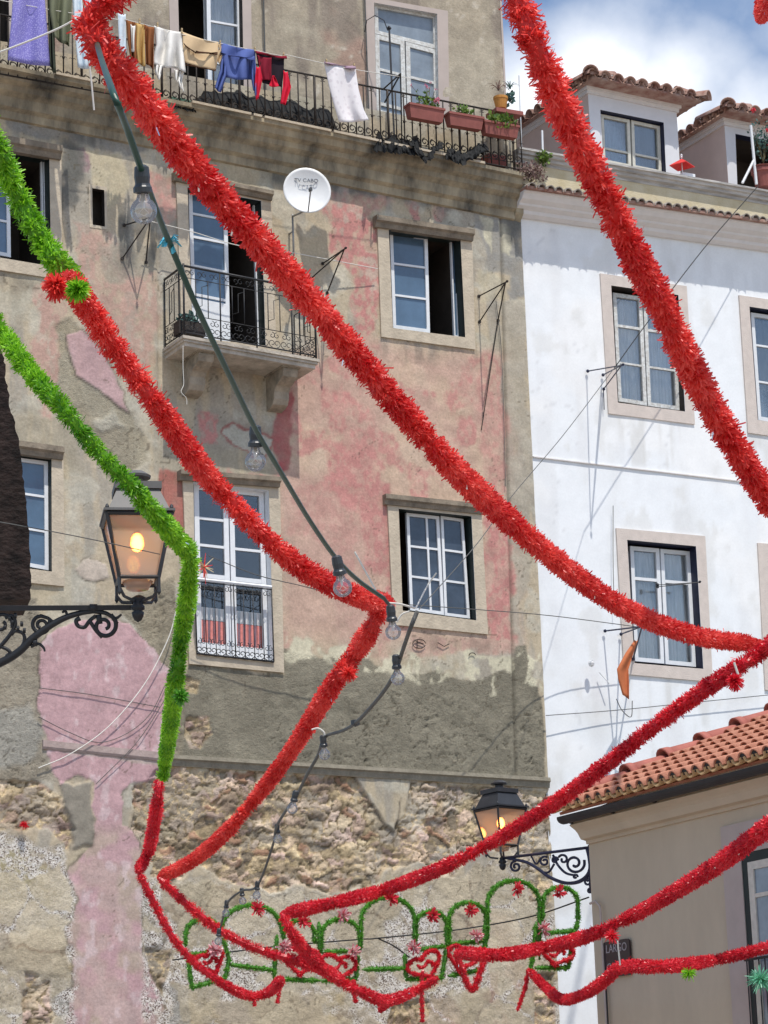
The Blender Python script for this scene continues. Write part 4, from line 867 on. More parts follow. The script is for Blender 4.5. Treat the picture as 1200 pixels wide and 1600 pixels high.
for i in range(ntile):
    y = e0[1]-.16-i*sp
    if y < 9: break
    for j in range(10):
        A_ = e0+V(0, y-e0[1], 0)+rd*(j*.42+.44)+up_n*.045; B_ = e0+V(0, y-e0[1], 0)+rd*(j*.42-.05)+up_n*.075
        k = random.uniform(-.008, .008); tl_.barrel(A_, B_+V(0, k, 0), up_n, .065, .078, 7, .014)
    Bc = e0+V(0, y-e0[1], 0)-rd*.035+up_n*.072; tl_.add([Bc]+[Bc+V(0, math.cos(q_)*.062, 0)+up_n*math.sin(q_)*.062 for q_ in np.linspace(0, math.pi, 8)], [(0, k_+1, k_+2) for k_ in range(7)], 2)
    B_ = e0+V(0, y-e0[1]+sp/2, 0); tl_.barrel(B_+rd*4.2+up_n*.10, B_-rd*.06+up_n*.10, -up_n, .065, .075, 5, .012, mi=1)
tl_.build('roof_tiles', [M['tile'], mat('tile_channel', (.50, .30, .14), .85, col2=(.66, .46, .24), scale=9), M['gutter']], roof, smooth=True)
cp = MB()
for j in range(8):
    A_ = e0+V(0, .02, 0)+rd*(j*.56+.58)+up_n*.06; B_ = e0+V(0, .02, 0)+rd*(j*.56-.03)+up_n*.10
    cp.barrel(A_, B_, up_n, .085, .115, 8, .02); cp.barrel(B_+rd*.09, B_-rd*.01, up_n, .118, .132, 8, .02)
cp.build('verge_caps', mat('verge_cap_tile', (.38, .13, .10), .8, var=.15, scale=8), roof, smooth=True)
gw = MB(); gw.prism([V(XB, YE-.001, zwt), V(XB+6, YE-.001, zwt), V(XB+6, YE-.001, zg+.05+6*math.tan(al)), V(xg+.2, YE-.001, zg+.05)], (0, -.3, 0)); gw.build('gable', M['beige'], bg_)
for (px, py) in ((890, 1286), (955, 1270), (1020, 1253), (1090, 1233), (1165, 1211)):
    q = PX(px, py, xg+.12); s = MB(); s.tube([q, q+V(.34, -.0, -.0)], .009, 5); s.lathe(q+V(.33, 0, 0), [(.013, 0), (.013, .02)], 6, ax=V(1, 0, 0)); s.build('gutter_spike', M['iron'], bg_)
pi = MB(); a = bp(938, 1420, .05); pi.tube([bp(922, 1412, .05), bp(930, 1408, .05), bp(937, 1416, .05), a, V(a[0], a[1], 0)], .014, 6); pi.build('wall_pipe', M['beigetrim'], bg_)
pi = MB(); a = bp(945, 1530, .04); pi.tube([a, V(a[0], a[1], 0)], .018, 6); pi.build('wall_pipe', M['gutter'], bg_)
# ================================================================== DARK WALL at the left
M['lampbar'].node_tree.nodes
dk = thing('dark_stone_wall', 'rough dark brown stone wall edge at the left, behind the big lantern', 'wall', Q(0, 930, 18)*V(1, 1, 0))
pts = [(-90, 500), (2, 545), (8, 570), (8, 590), (14, 612), (16, 640), (24, 665), (30, 690), (33, 722), (38, 760), (43, 800), (46, 850), (48, 900), (48, 936), (-90, 940)]
kk = []
for i in range(len(pts)-1):
    (x0, y0_), (x1, y1_) = pts[i], pts[i+1]
    m_ = 1 if i in (0, len(pts)-2) else 5
    for j in range(m_):
        t = j/m_; kk.append((x0+(x1-x0)*t+(random.uniform(-1.6, 1.6) if m_ > 1 else 0), y0_+(y1_-y0_)*t))
kk.append(pts[-1])
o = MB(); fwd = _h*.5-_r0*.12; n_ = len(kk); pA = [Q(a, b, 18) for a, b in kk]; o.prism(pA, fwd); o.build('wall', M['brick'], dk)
# ================================================================== GARLANDS
def catmull(P_, n=14):
    P_ = [np.array(p, float) for p in P_]; Q_ = [2*P_[0]-P_[1]]+P_+[2*P_[-1]-P_[-2]]; out = []
    for i in range(1, len(Q_)-2):
        for k in range(n):
            t = k/n; a, b, c, d = Q_[i-1:i+3]
            out.append(.5*((2*b)+(-a+c)*t+(2*a-5*b+4*c-d)*t*t+(-a+3*b-3*c+d)*t**3))
    out.append(P_[-1]); return np.array(out)
GW = .125
def facade_depth(px, py, p=.8):
    d = ray(px, py); return (D-p)/d[1]
def fringe(name, pts, m, label=None, dens=1300, sw=.0075, parent=None, glint=.0015, cat='garland', group=None, widthk=1.0, curve=True, seed=None, core=.55, lenk=1.0):
    """pts: list of 4-vectors (x,y,z,r)"""
    rng = np.random.default_rng(seed if seed is not None else abs(hash(name+str(len(pts)))) % 9999)
    c = catmull(pts) if curve and len(pts) > 2 else np.array([np.array(pts[0])*(1-t)+np.array(pts[-1])*t for t in np.linspace(0, 1, 12)]) if len(pts) == 2 else np.array(pts)
    p3 = c[:, :3]; rr = c[:, 3].copy(); ke = np.linspace(0, 1, len(rr)); rr *= np.clip(.35+np.minimum(ke, 1-ke)*30, 0, 1)
    L = np.concatenate([[0], np.cumsum(np.linalg.norm(np.diff(p3, axis=0), axis=1))]); T = L[-1]
    n = max(30, int(T*dens)); s = rng.uniform(0, T, n)
    # slight clumping
    s = np.clip(s+.012*np.sin(s*60+rng.uniform(0, 6))+0, 0, T)
    pos = np.stack([np.interp(s, L, p3[:, k]) for k in range(3)], 1); r = np.interp(s, L, rr)
    e = 1e-3*T+1e-4; pa = np.stack([np.interp(np.clip(s+e, 0, T), L, p3[:, k]) for k in range(3)], 1); pb = np.stack([np.interp(np.clip(s-e, 0, T), L, p3[:, k]) for k in range(3)], 1)
    t = pa-pb; t /= np.linalg.norm(t, axis=1)[:, None]
    rv = rng.normal(size=(n, 3)); rad = rv-(rv*t).sum(1)[:, None]*t; rad /= np.linalg.norm(rad, axis=1)[:, None]
    # the fringe is wound as a helix: lean varies along the length
    lean = .5*np.sin(s*9+1)+.35*np.sin(s*31+2)+rng.normal(0, .55, n)
    dr = rad*1.0+t*lean[:, None]*.8; dr[:, 2] -= .12; dr /= np.linalg.norm(dr, axis=1)[:, None]
    wob = .80+.22*np.array(fbm(s*7, s*0+3, 5, 3))*1.2
    ln = r*rng.uniform(.66, 1.16, n)*wob*lenk*np.where(rng.uniform(0, 1, n) < .04, 1.25, 1)
    wd = sw*rng.uniform(.6, 1.25, n)*widthk
    side = np.cross(dr, rng.normal(size=(n, 3))*.55+t); side /= np.linalg.norm(side, axis=1)[:, None]
    bend = np.cross(dr, side)*rng.normal(0, .22, n)[:, None]*ln[:, None]
    b0 = pos+rad*(r*.35)[:, None]; ln = ln*.70; mid = b0+dr*(ln*.6)[:, None]; tip = b0+dr*ln[:, None]+bend
    v = np.stack([b0-side*(wd*.35)[:, None], b0+side*(wd*.35)[:, None], mid-side*(wd*.5)[:, None], mid+side*(wd*.5)[:, None], tip-side*(wd*.36)[:, None], tip+side*(wd*.36)[:, None]], 1).reshape(-1, 3)
    i0 = np.arange(n)[:, None]*6; F = np.concatenate([i0+np.array([0, 1, 3, 2]), i0+np.array([2, 3, 5, 4])])
    tone = np.clip(.5+rng.normal(0, .24, n)+.2*np.sin(s*3.1)+.15*np.sin(s*17), 0, 1); tone = np.repeat(tone, 6)
    mi = (rng.uniform(0, 1, n) < glint).astype(int); mi = np.concatenate([mi, mi])
    # core
    mb = MB(); st = max(1, len(p3)//160); mb.tube(list(p3[::st]), [x*core for x in rr[::st]], 7)
    cv_ = np.array(mb.v); off = p3[len(p3)//2] if parent is None else worldloc(parent)
    av = np.concatenate([v, cv_])-off; loc = av.mean(0) if parent is not None else 0*off; av = av-loc
    faces = F.tolist()+[tuple(len(v)+i for i in f) for f in mb.f]
    me = bpy.data.meshes.new(name); me.from_pydata(av.tolist(), [], faces)
    me.materials.append(m); me.materials.append(M['foil'])
    me.polygons.foreach_set('material_index', list(mi)+[0]*len(mb.f))
    a = me.attributes.new('tone', 'FLOAT', 'POINT'); a.data.foreach_set('value', np.concatenate([tone, np.full(len(cv_), .35)]).astype(np.float32))
    me.update(); o = bpy.data.objects.new(name, me); o.location = [float(x) for x in (loc if parent is not None else off)]
    link(o, parent)
    if label: tag(o, label, cat, group)
    return o
def garl(pxw, m, label, **k):
    pts = []
    for px, py, w_ in pxw:
        w_ = w_*(.83 if w_ > 50 else (.79 if w_ > 28 else (.86 if w_ > 22 else 1.06))); dep = min(FPX*GW/w_, facade_depth(px, py, 3.5)); q = Q(px, py, dep); pts.append(V(*q, w_*dep/FPX/2))
    return fringe('garland', pts, m, label, **k)
GR, GG = 'red festoons strung across the street', 'green festoons at the left'
garl([(260, -70, 74), (205, -30, 74), (170, 0, 74), (140, 35, 74), (165, 85, 74), (225, 160, 72), (300, 258, 68), (390, 362, 64), (480, 465, 60), (560, 560, 57), (640, 655, 55), (715, 738, 53), (790, 808, 50), (870, 877, 47), (950, 935, 43), (1030, 975, 40), (1110, 998, 37), (1192, 1006, 35)], M['red'],
     'longest thick red fringe garland, from the top left corner to the right edge', group=GR, seed=1, dens=2400)
garl([(1230, 985, 40), (1200, 1012, 38), (1150, 1045, 38), (1090, 1085, 36), (1020, 1137, 35), (950, 1192, 34), (870, 1252, 32), (780, 1310, 30), (690, 1356, 27), (600, 1390, 24), (520, 1411, 21), (440, 1428, 19)], M['redb'],
     'red tinsel garland passing before the small far lantern down to the green arches', group=GR, seed=2, dens=2400, sw=.0075)
garl([(440, 1428, 21), (462, 1466, 21), (490, 1500, 20), (530, 1532, 19), (570, 1552, 19), (605, 1563, 18), (645, 1550, 17), (685, 1528, 17)], M['redb'], 'short red tinsel garland sagging under the middle green arches', group=GR, seed=3, sw=.007, dens=1500)
garl([(103, 428, 56), (150, 500, 54), (205, 580, 53), (260, 655, 52), (320, 738, 50), (385, 810, 49), (450, 872, 48), (520, 915, 46), (570, 935, 44), (608, 945, 40)], M['red'],
     'thick red fringe garland from the upper green garland past the tall white window', group=GR, seed=4, dens=2400)
garl([(600, 942, 42), (578, 985, 42), (555, 1020, 40), (525, 1062, 40), (490, 1118, 36), (450, 1180, 33), (405, 1240, 31), (355, 1298, 28), (300, 1345, 25), (248, 1372, 23)], M['red'],
     'red fringe garland dropping steeply from the bend beside the bulbs to the lower left', group=GR, seed=5, dens=2400)
garl([(248, 1372, 20), (300, 1420, 20), (350, 1458, 20), (410, 1486, 20), (460, 1500, 20), (500, 1512, 19), (530, 1528, 17)], M['redb'], 'red tinsel garland sloping across the left green arches', group=GR, seed=6, sw=.007, dens=1500)
garl([(249, 1215, 26), (246, 1250, 26), (240, 1290, 25), (232, 1330, 23), (216, 1362, 19)], M['redb'], 'short upright red garland directly below the hanging green one', group=GR, seed=7, sw=.007, dens=1500)
garl([(216, 1362, 17), (240, 1410, 17), (268, 1462, 17), (300, 1500, 17), (345, 1535, 17), (390, 1556, 16), (420, 1550, 16), (440, 1530, 18)], M['redb'], 'lowest red tinsel garland at the left, sagging below the hearts', group=GR, seed=8, sw=.007, dens=1500)
garl([(790, -60, 72), (808, 0, 72), (845, 95, 72), (890, 195, 70), (935, 285, 68), (985, 385, 66), (1035, 480, 62), (1075, 565, 60), (1120, 650, 57), (1165, 725, 55), (1215, 805, 52)], M['red'],
     'thick red fringe garland before the white building, from the top to the right edge', group=GR, seed=9, dens=2400)
garl([(1235, 1270, 42), (1190, 1300, 40), (1130, 1345, 36), (1060, 1390, 32), (990, 1430, 29), (920, 1462, 26), (850, 1480, 23), (780, 1492, 21), (712, 1488, 19)], M['redb'],
     'red tinsel garland in front of the beige house wall, above the street sign', group=GR, seed=10, dens=2400, sw=.0075)
garl([(712, 1486, 15), (720, 1512, 15), (737, 1548, 13), (747, 1528, 14), (757, 1500, 12)], M['redb'], 'small folded V of red tinsel hanging under the right arches', group=GR, seed=11, sw=.007, dens=1500)
garl([(1240, 1470, 25), (1180, 1485, 24), (1110, 1501, 23), (1040, 1510, 22), (972, 1511, 20), (945, 1532, 19), (915, 1552, 18), (880, 1562, 17), (855, 1545, 16), (826, 1515, 14)], M['redb'],
     'lowest red tinsel garland at the right, crossing the plum street sign', group=GR, seed=12, sw=.007, dens=1500)
garl([(1230, -30, 60), (1205, 0, 52), (1188, 30, 14)], M['red'], 'frayed red garland end poking in at the top right corner', group=GR, seed=13)
for i, (p_, lb) in enumerate([([(438, 1532, 12), (436, 1552, 8), (433, 1568, 10)], 'at the end of the lowest left garland'), ([(552, 1530, 10), (553, 1550, 10), (556, 1568, 9)], 'under the second heart pair'), ([(605, 1563, 18), (598, 1572, 14), (594, 1580, 7)], 'at the lowest point of the middle garland'),
                             ([(661, 1515, 8), (659, 1550, 9), (660, 1598, 9)], 'hanging straight and long below the figure shaped heart'), ([(826, 1512, 8), (820, 1545, 9), (808, 1580, 7)], 'slanting left from the green arches near the white wall'), ([(396, 1556, 9), (397, 1564, 8), (398, 1572, 7)], 'tiny, at the bottom of the lowest left garland')]):
    garl(p_, M['redb'], 'loose red tinsel tail '+lb, group='loose tinsel tails', seed=20+i, sw=.009)
garl([(-40, 150, 56), (-5, 232, 56), (25, 300, 55), (62, 370, 55), (100, 425, 54), (118, 455, 46)], M['green'], 'upper green fringe garland at the left edge, ending in a red tuft', group=GG, seed=14, dens=2400)
garl([(-45, 440, 44), (0, 515, 44), (50, 583, 45), (100, 640, 46), (150, 702, 46), (205, 760, 46), (255, 818, 45), (300, 868, 42)], M['green'], 'lower green fringe garland crossing in front of the big lantern', group=GG, seed=15, dens=2400)
garl([(298, 868, 40), (293, 930, 39), (283, 1000, 37), (275, 1060, 37), (268, 1120, 34), (260, 1175, 30), (254, 1218, 27)], M['green'], 'green fringe garland hanging straight down beside the tall white window', group=GG, seed=16, dens=2400)
def tuft(name, px, py, dep, R_, m, n, label, cat, sw=.007, group=None, parent=None, squash=1.0):
    c = Q(px, py, dep); rng = np.random.default_rng(int(px*7+py)); mb = MB()
    for i in range(n*3):
        d = rng.normal(size=3); d[2] *= squash; d /= np.linalg.norm(d); r = R_*rng.uniform(.35, 1.05); sd = np.cross(d, rng.normal(size=3)); sd /= np.linalg.norm(sd); w_ = sw*rng.uniform(.5, .9)
        a = c+d*r*.1; b = c+d*r*.6; e_ = c+d*r+V(0, 0, -.1*r); tn = float(rng.uniform(.1, 1))
        mb.add([a-sd*w_*.5, a+sd*w_*.5, b+sd*w_*.7, b-sd*w_*.7, e_+sd*w_*.5, e_-sd*w_*.5], [(0, 1, 2, 3), (3, 2, 4, 5)], 0, tn)
    o = mb.build(name, m, parent, anchor=c)
    if label: tag(o, label, cat, group)
    return o
tuft('tinsel_tuft', 88, 446, FPX*GW/55, .058, M['red'], 180, 'bright red fringe tuft knotted at the lower end of the upper green garland', 'tuft'); tuft('tinsel_tuft', 545, 1052, FPX*GW/42-.1, .05, M['red'], 110, 'red fringe tuft where the steep garland is tied, below its bend', 'tuft')
tuft('tinsel_tuft', 122, 452, FPX*GW/55-.1, .050, M['green'], 150, 'green fringe tuft over the knot with the red garland', 'tuft')
tuft('tinsel_tuft', 282, 1088, FPX*GW/36-.1, .055, M['greenb'], 110, 'dark green knot tuft on the hanging green garland', 'tuft')
tuft('tinsel_tuft', 1076, 1521, 21, .07, M['green'], 70, 'little green tinsel tuft below the lowest right garland', 'tuft', squash=.5)
tuft('tinsel_tuft', 1148, 1064, FPX*GW/40-.1, .05, M['redb'], 150, 'crimson tinsel tuft bound with white cord near the right edge', 'tuft')
tuft('tinsel_tuft', 956, 1462, FPX*GW/28-.1, .06, M['redb'], 80, 'crimson tinsel tuft above the plum street sign', 'tuft')
tuft('tinsel_tuft', 1188, 1530, 20, .12, tonemat('mint_tinsel', (.05, .30, .15), (.25, .62, .42), .4, .2), 90, 'mint green tinsel tuft by the window rail at the right edge', 'tuft'); tuft('tinsel_tuft', 38, 1288, 33, .07, M['redb'], 50, 'tiny red tinsel scrap stuck on the lower left wall', 'tuft')
# star ornament on the tall window
st = MB(); c = P(319, 886, .35)
for i in range(22):
    d = RNG.normal(size=3); d[1] = -abs(d[1])*.5; d /= np.linalg.norm(d); st.tube([c, c+d*RNG.uniform(.10, .24)], [.010, .004], 4, mi=0 if i % 3 else 1)
tag(st.build('straw_star', [mat('straw', (.60, .50, .32), .8), mat('red_straw', (.75, .05, .04), .6)]), 'red and straw coloured star ornament before the tall white window', 'ornament')
# ================================================================== GREEN ARCHES WITH HEARTS
ARCHP = 3.2
def AP(px, py, o=0.0): return P(px, py, ARCHP+o)
def arcpx(x0, x1, yb0, yb1, yt, n=12):
    # arch from left foot to right foot, peak at yt (half ellipse on straight legs)
    xm, rx = (x0+x1)/2, (x1-x0)/2; ys = yt+rx*.85; out = [(x0, yb0)]
    for i in range(n+1):
        a = math.pi-math.pi*i/n; out.append((xm+rx*math.cos(a), ys+(ys-yt)*-math.sin(a)))
    out.append((x1, yb1)); return out
def tinsel_px(parent, name, pts, wpx, m, seed, o=0.0, dens=800):
    q = [V(*AP(a, b, o), wpx*.5*np.linalg.norm(AP(a, b, o)-CAM)/FPX) for a, b in pts]
    return fringe(name, q, m, parent=parent, dens=dens, sw=.009, seed=seed, curve=False if len(q) > 2 else True, core=.55, glint=.004)
def dense(pts, k=4):
    out = []
    for i in range(len(pts)-1):
        for j in range(k): out.append((pts[i][0]+(pts[i+1][0]-pts[i][0])*j/k, pts[i][1]+(pts[i+1][1]-pts[i][1])*j/k))
    out.append(pts[-1]); return out
def flower(parent, px, py, R_, m, seed, nm='flower'):
    c = AP(px, py, .06); mb = MB(); rng = np.random.default_rng(seed)
    for i in range(70):
        d = rng.normal(size=3); d[1] = -abs(d[1]); d /= np.linalg.norm(d); r = R_*rng.uniform(.5, 1); sd = np.cross(d, rng.normal(size=3)); sd /= np.linalg.norm(sd); w_ = .018
        a = c+d*r*.2; e_ = c+d*r; mb.add([a-sd*w_*.4, a+sd*w_*.4, e_+sd*w_*.6, e_-sd*w_*.6], [(0, 1, 2, 3)], 0, float(rng.uniform(0, 1)))
    return mb.build(nm, m, parent)
def heart(parent, cx, cy, w_, h_, rot, seed):
    pts = []
    for i in range(33):
        t = 2*math.pi*i/32; x = 16*math.sin(t)**3/17; y = (13*math.cos(t)-5*math.cos(2*t)-2*math.cos(3*t)-math.cos(4*t))/17
        a = math.cos(rot)*x+math.sin(rot)*y*h_/w_; b = -math.sin(rot)*x*w_/h_+math.cos(rot)*y
        pts.append((cx+a*w_/2, cy-b*h_/2))
    tinsel_px(parent, 'heart', pts, 11, M['redb'], seed, .03)
    inner = [(cx-w_*.22, cy-h_*.02), (cx-w_*.12, cy+h_*.10), (cx, cy+h_*.04), (cx+w_*.08, cy-h_*.14), (cx+w_*.22, cy-h_*.08), (cx+w_*.18, cy+h_*.08)]
    tinsel_px(parent, 'heart_curl', dense(inner, 3), 9, M['redb'], seed+1, .03)
def ornament(label, small1, big, small2, h1, h2, bars, flowers_, seed, gm1='greenb'):
    xs = [small1[0], small2[1]]
    t = thing('arch_ornament', label, 'ornament', AP((xs[0]+xs[1])/2, 1520), 'green arch ornaments with hearts')
    for k, s in enumerate((small1, big, small2)): tinsel_px(t, 'green_arch', dense(arcpx(*s), 3), 12, M[gm1], seed+k)
    for k, b in enumerate(bars): tinsel_px(t, 'green_bar', dense(b, 8), 12, M[gm1], seed+10+k)
    heart(t, *h1, seed+30); heart(t, *h2, seed+40)
    for k, (x, y, c_) in enumerate(flowers_): flower(t, x, y, .115, M[c_], seed+50+k)
    return t
ornament('left green tinsel ornament of three arches with red hearts', (290, 345, 1480, 1462, 1436), (345, 441, 1465, 1460, 1414), (443, 491, 1470, 1475, 1438),
         (328, 1502, 50, 44, -.5), (470, 1500, 62, 50, .1),
         [[(292, 1492), (345, 1487)], [(293, 1495), (300, 1543), (352, 1528), (358, 1500), (348, 1465)], [(356, 1507), (430, 1516)], [(433, 1460), (428, 1530)], [(438, 1530), (500, 1532)]],
         [(335, 1484, 'whitefl'), (402, 1420, 'redfl'), (443, 1480, 'whitefl'), (473, 1440, 'redfl')], 300)
ornament('middle green tinsel ornament, its tall arch meeting the sloping red garland', (502, 562, 1488, 1490, 1436), (564, 648, 1485, 1478, 1402), (650, 698, 1476, 1480, 1424),
         (528, 1510, 60, 48, .1), (664, 1508, 58, 46, -.5),
         [[(500, 1488), (545, 1486)], [(498, 1440), (500, 1490)], [(560, 1490), (556, 1530), (500, 1532)], [(566, 1515), (634, 1513)], [(652, 1484), (698, 1478)], [(632, 1490), (635, 1530), (690, 1528), (698, 1480)]],
         [(535, 1430, 'whitefl'), (610, 1405, 'redfl'), (552, 1487, 'whitefl'), (675, 1430, 'redfl'), (646, 1481, 'whitefl')], 400)
ornament('right green tinsel ornament reaching over the edge of the white wall', (702, 760, 1490, 1480, 1410), (762, 843, 1470, 1500, 1376), (848, 903, 1440, 1450, 1386),
         (722, 1496, 50, 44, .3), (870, 1490, 56, 40, .2),
         [[(700, 1480), (706, 1475), (756, 1470)], [(700, 1525), (755, 1515)], [(838, 1440), (832, 1500), (828, 1516)], [(850, 1458), (898, 1455), (903, 1440)], [(895, 1462), (888, 1512), (836, 1512)], [(758, 1440), (757, 1500)]],
         [(735, 1422, 'redfl'), (807, 1390, 'redfl'), (744, 1462, 'whitefl'), (873, 1394, 'redfl'), (848, 1452, 'whitefl')], 500)
# ================================================================== STRING OF BULBS
cab = [(149, 58, 7.4), (157, 88, 8.4), (175, 140, 10.5), (200, 205, 10.3), (222, 268, 10), (245, 330, 9.6), (265, 380, 9.3), (310, 485, 9), (360, 590, 8.5), (400, 672, 8), (440, 740, 7.6), (485, 815, 7), (525, 872, 6.6), (560, 907, 6.3), (600, 935, 6.1)]
KD = 4200*.033/21*10        # depth scale from cable width
def cdep(w_): return KD/w_
bulbs_t = thing('string_lights', 'string of clear bulbs on a dark green cable sloping between the red garlands', 'string lights', Q(400, 670, cdep(8)))
pc = [Q(a, b, cdep(w_)) for a, b, w_ in cab]; cc = catmull([V(*p, 0) for p in pc], 6)[:, :3]
mb = MB(); mb.tube(list(cc), .0088, 8); mb.build('cable', M['cable'], bulbs_t, smooth=True)
mb = MB(); cc = [Q(a, b, d) for a, b, d in [(600, 935, 11), (608, 945, 11.2)]]; mb.tube(cc, .008, 6)
c2 = [(652, 955, 12), (640, 985, 12), (628, 1020, 12.5), (618, 1050, 13), (600, 1080, 13.5), (575, 1110, 14), (555, 1130, 14.5), (535, 1142, 15), (507, 1152, 15.5), (497, 1180, 16), (480, 1210, 16.5), (464, 1242, 17.5), (450, 1262, 18), (432, 1292, 19.5), (425, 1325, 20.5), (402, 1384, 22), (378, 1392, 22.5), (356, 1410, 23), (347, 1440, 24), (342, 1462, 24.5)]
cc = catmull([V(*Q(a, b, d), 0) for a, b, d in c2], 6)[:, :3]; mb.tube(list(cc), .010, 6); mb.build('cable', M['wire'], bulbs_t, smooth=True)
def bulb(px0, py0, px1, py1, rpx, lab=None):
    dep = 4200*.033/rpx; top = Q(px0, py0, dep); bot = Q(px1, py1, dep); ax = bot-top; ax = V(ax[0], ax[1], ax[2]); Ln = np.linalg.norm(ax); ax /= Ln
    R_ = .033
    s = MB(); h0 = -.020; s.lathe(top, [(.010, h0-.012), (.018, h0-.006), (.020, h0+.018), (.018, h0+.035), (.020, h0+.040), (.0235, h0+.044), (.0235, h0+.056), (.017, h0+.058)], 14, ax=ax)
    so_ = s.build('bulb', M['socket'], bulbs_t, smooth=False)
    b = MB(); q0 = h0+.056; cz = q0+.012+R_
    prof_ = [(.013, q0)]+[(max(R_*math.sin(a), .0001), cz-R_*math.cos(a)) for a in np.linspace(.55, math.pi, 12)]
    b.lathe(top, prof_, 18, ax=ax); b.build('bulb_glass', M['bulb'], so_, smooth=True)
    f = MB(); f.tube([top+ax*q0, top+ax*(cz-.008)], [.006, .004], 6)
    sd = np.cross(ax, Fv); sd /= np.linalg.norm(sd)
    f.tube([top+ax*(cz-.008), top+ax*(cz+.006)+sd*.012, top+ax*(cz+.012), top+ax*(cz+.006)-sd*.012, top+ax*(cz-.008)], .0012, 4); f.build('filament', M['filament'], so_)
for b_ in [(222, 278, 224, 320, 21), (399, 680, 399, 716, 16.5), (528, 882, 534, 912, 15), (611, 957, 614, 985, 12.5), (619, 1033, 621, 1055, 11), (505, 1157, 507, 1178, 9), (461, 1243, 457, 1262, 8.5), (433, 1294, 434, 1310, 7), (402, 1383, 401, 1400, 6.5), (378, 1393, 379, 1405, 6), (354, 1412, 353, 1424, 6), (342, 1456, 341, 1470, 6)]: bulb(*b_)
kn = MB(); kn.lathe(Q(555, 1130, 14.5), [(.001, -.02), (.025, -.01), (.025, .015), (.001, .02)], 8); kn.build('cable_joint', M['socket'], bulbs_t)
# blue ribbon and cords
rb_ = MB(); c = Q(264, 378, cdep(9.3))
for i in range(16):
    d = RNG.normal(size=3); d[2] *= .6; d /= np.linalg.norm(d); sd = np.cross(d, UP); sd /= np.linalg.norm(sd)+1e-9
    m1 = c+d*.018+UP*.008; e_ = c+d*RNG.uniform(.022, .036)-UP*.004; rb_.add([c-sd*.003, c+sd*.003, m1+sd*.005, m1-sd*.005, e_+sd*.004, e_-sd*.004], [(0, 1, 2, 3), (3, 2, 4, 5)])
tag(rb_.build('ribbon', mat('turquoise_ribbon', (.10, .52, .68), .4), anchor=c), 'turquoise plastic ribbon tied round the green cable', 'ribbon')
def wire(pts, r, m, label, name='wire', cat='wire', group=None, sm_=True):
    p = [np.array(q, float) for q in pts]; cc = list(catmull([V(*q, 0) for q in p], 8)[:, :3]) if len(p) > 2 else p
    mb = MB(); mb.tube(cc, r, 6); o = mb.build(name, M[m]); tag(o, label, cat, group); return o
GWI = 'wires and cords'
wire([Q(-30, 92, 9.5), Q(30, 70, 9.5), (Q(90, 45, 9.5)), Q(125, 26, 9.5)], .0035, 'cord', 'white cord rising to the red garland at the top left corner', 'cord', 'cord', GWI)
wire([Q(128, 18, 9.3), Q(134, 55, 9.2), Q(141, 110, 9.2), Q(147, 172, 9.2)], .0032, 'cord', 'loose white cord end dangling over the top cornice', 'cord', 'cord', GWI)
wire([P(1185, 290, .5), P(1100, 388, .8), P(1010, 506, .9), P(960, 575, .95)], .007, 'wireblack', 'dark cable from the flower pot down to the iron bracket on the white wall', group=GWI)
wire([P(960, 575, .95), P(880, 680, 2.5), P(800, 775, 4), P(745, 850, 6), P(655, 952, 9)], .005, 'wire', 'thin grey cable crossing the corner of the two buildings', group=GWI)
wire([P(640, 945, 2), P(740, 952, 1.2), P(860, 962, .5), P(1000, 980, .3)], .006, 'wire', 'thin wire running right past the sill of the closed twelve pane window', group=GWI)
wire([Q(-20, 812, 14), Q(120, 838, 14), Q(250, 866, 14.5)], .0028, 'wire', 'thin wire passing in front of the big lantern glass', group=GWI)
wire([P(325, 868, .6), P(400, 898, .6), P(470, 915, .6), P(520, 928, .6)], .006, 'wire', 'thin wire crossing the tall white window below the red garland', group=GWI)
wire([P(232, 345, .25), P(300, 362, .25), P(370, 383, .25), P(440, 392, .25), P(590, 420, .1)], .006, 'cord', 'pale wire crossing the balcony door', group=GWI)
wire([P(275, 955, .15), P(262, 1000, .12), P(225, 1070, .10), P(170, 1135, .08), P(110, 1178, .06), (P(60, 1200, .04))], .007, 'cord', 'pale cord curving over the smooth pink plaster', 'cord', 'cord', GWI)
wire([P(62, 1075, .04), P(140, 1085, .04), P(250, 1105, .04)], .005, 'wire', 'thin dark wire across the smooth pink plaster', group=GWI)
wire([P(60, 1120, .04), P(110, 1145, .04), P(155, 1160, .04), P(200, 1145, .04), P(235, 1115, .05), P(258, 1070, .05)], .005, 'wire', 'sagging dark wire over the lower pink plaster', group=GWI)
wire([P(262, 1085, .05), P(235, 1130, .05), P(205, 1170, .05), P(150, 1225, .04)], .005, 'wire', 'dark wire slanting over the rose ledge', group=GWI)
wire([P(270, 1500, 1.5), P(420, 1480, 1.2), P(560, 1468, 1), P(590, 1466, 1), P(720, 1452, 1.2), P(830, 1432, 1.8), P(920, 1402, 3)], .010, 'wireblack', 'dark cable running behind the green arches', group=GWI)
wire([P(590, 1466, 1), P(615, 1478, 1), P(640, 1496, 1)], .009, 'wireblack', 'short dark cable branching down behind the middle arches', group=GWI)
wire([P(853, 1118, .1), P(960, 1110, .05), P(1080, 1098, .05), P(1240, 1082, .05)], .006, 'wire', 'thin wire across the white wall above the tiled roof', group=GWI)
wire([P(775, 470, .03), P(784, 560, .03), P(790, 760, .03)], .005, 'wire', 'vertical wire down the corner pilaster', group=GWI)
wire([P(958, 790, .03), P(958, 880, .03), P(960, 960, .03)], .005, 'wire', 'thin vertical wire on the white wall left of the casement window', group=GWI)
wire([P(963, 1092, .3), P(972, 1110, .3), P(986, 1120, .3), P(988, 1095, .3)], .006, 'wire', 'small wire hook below the orange flag', group=GWI)
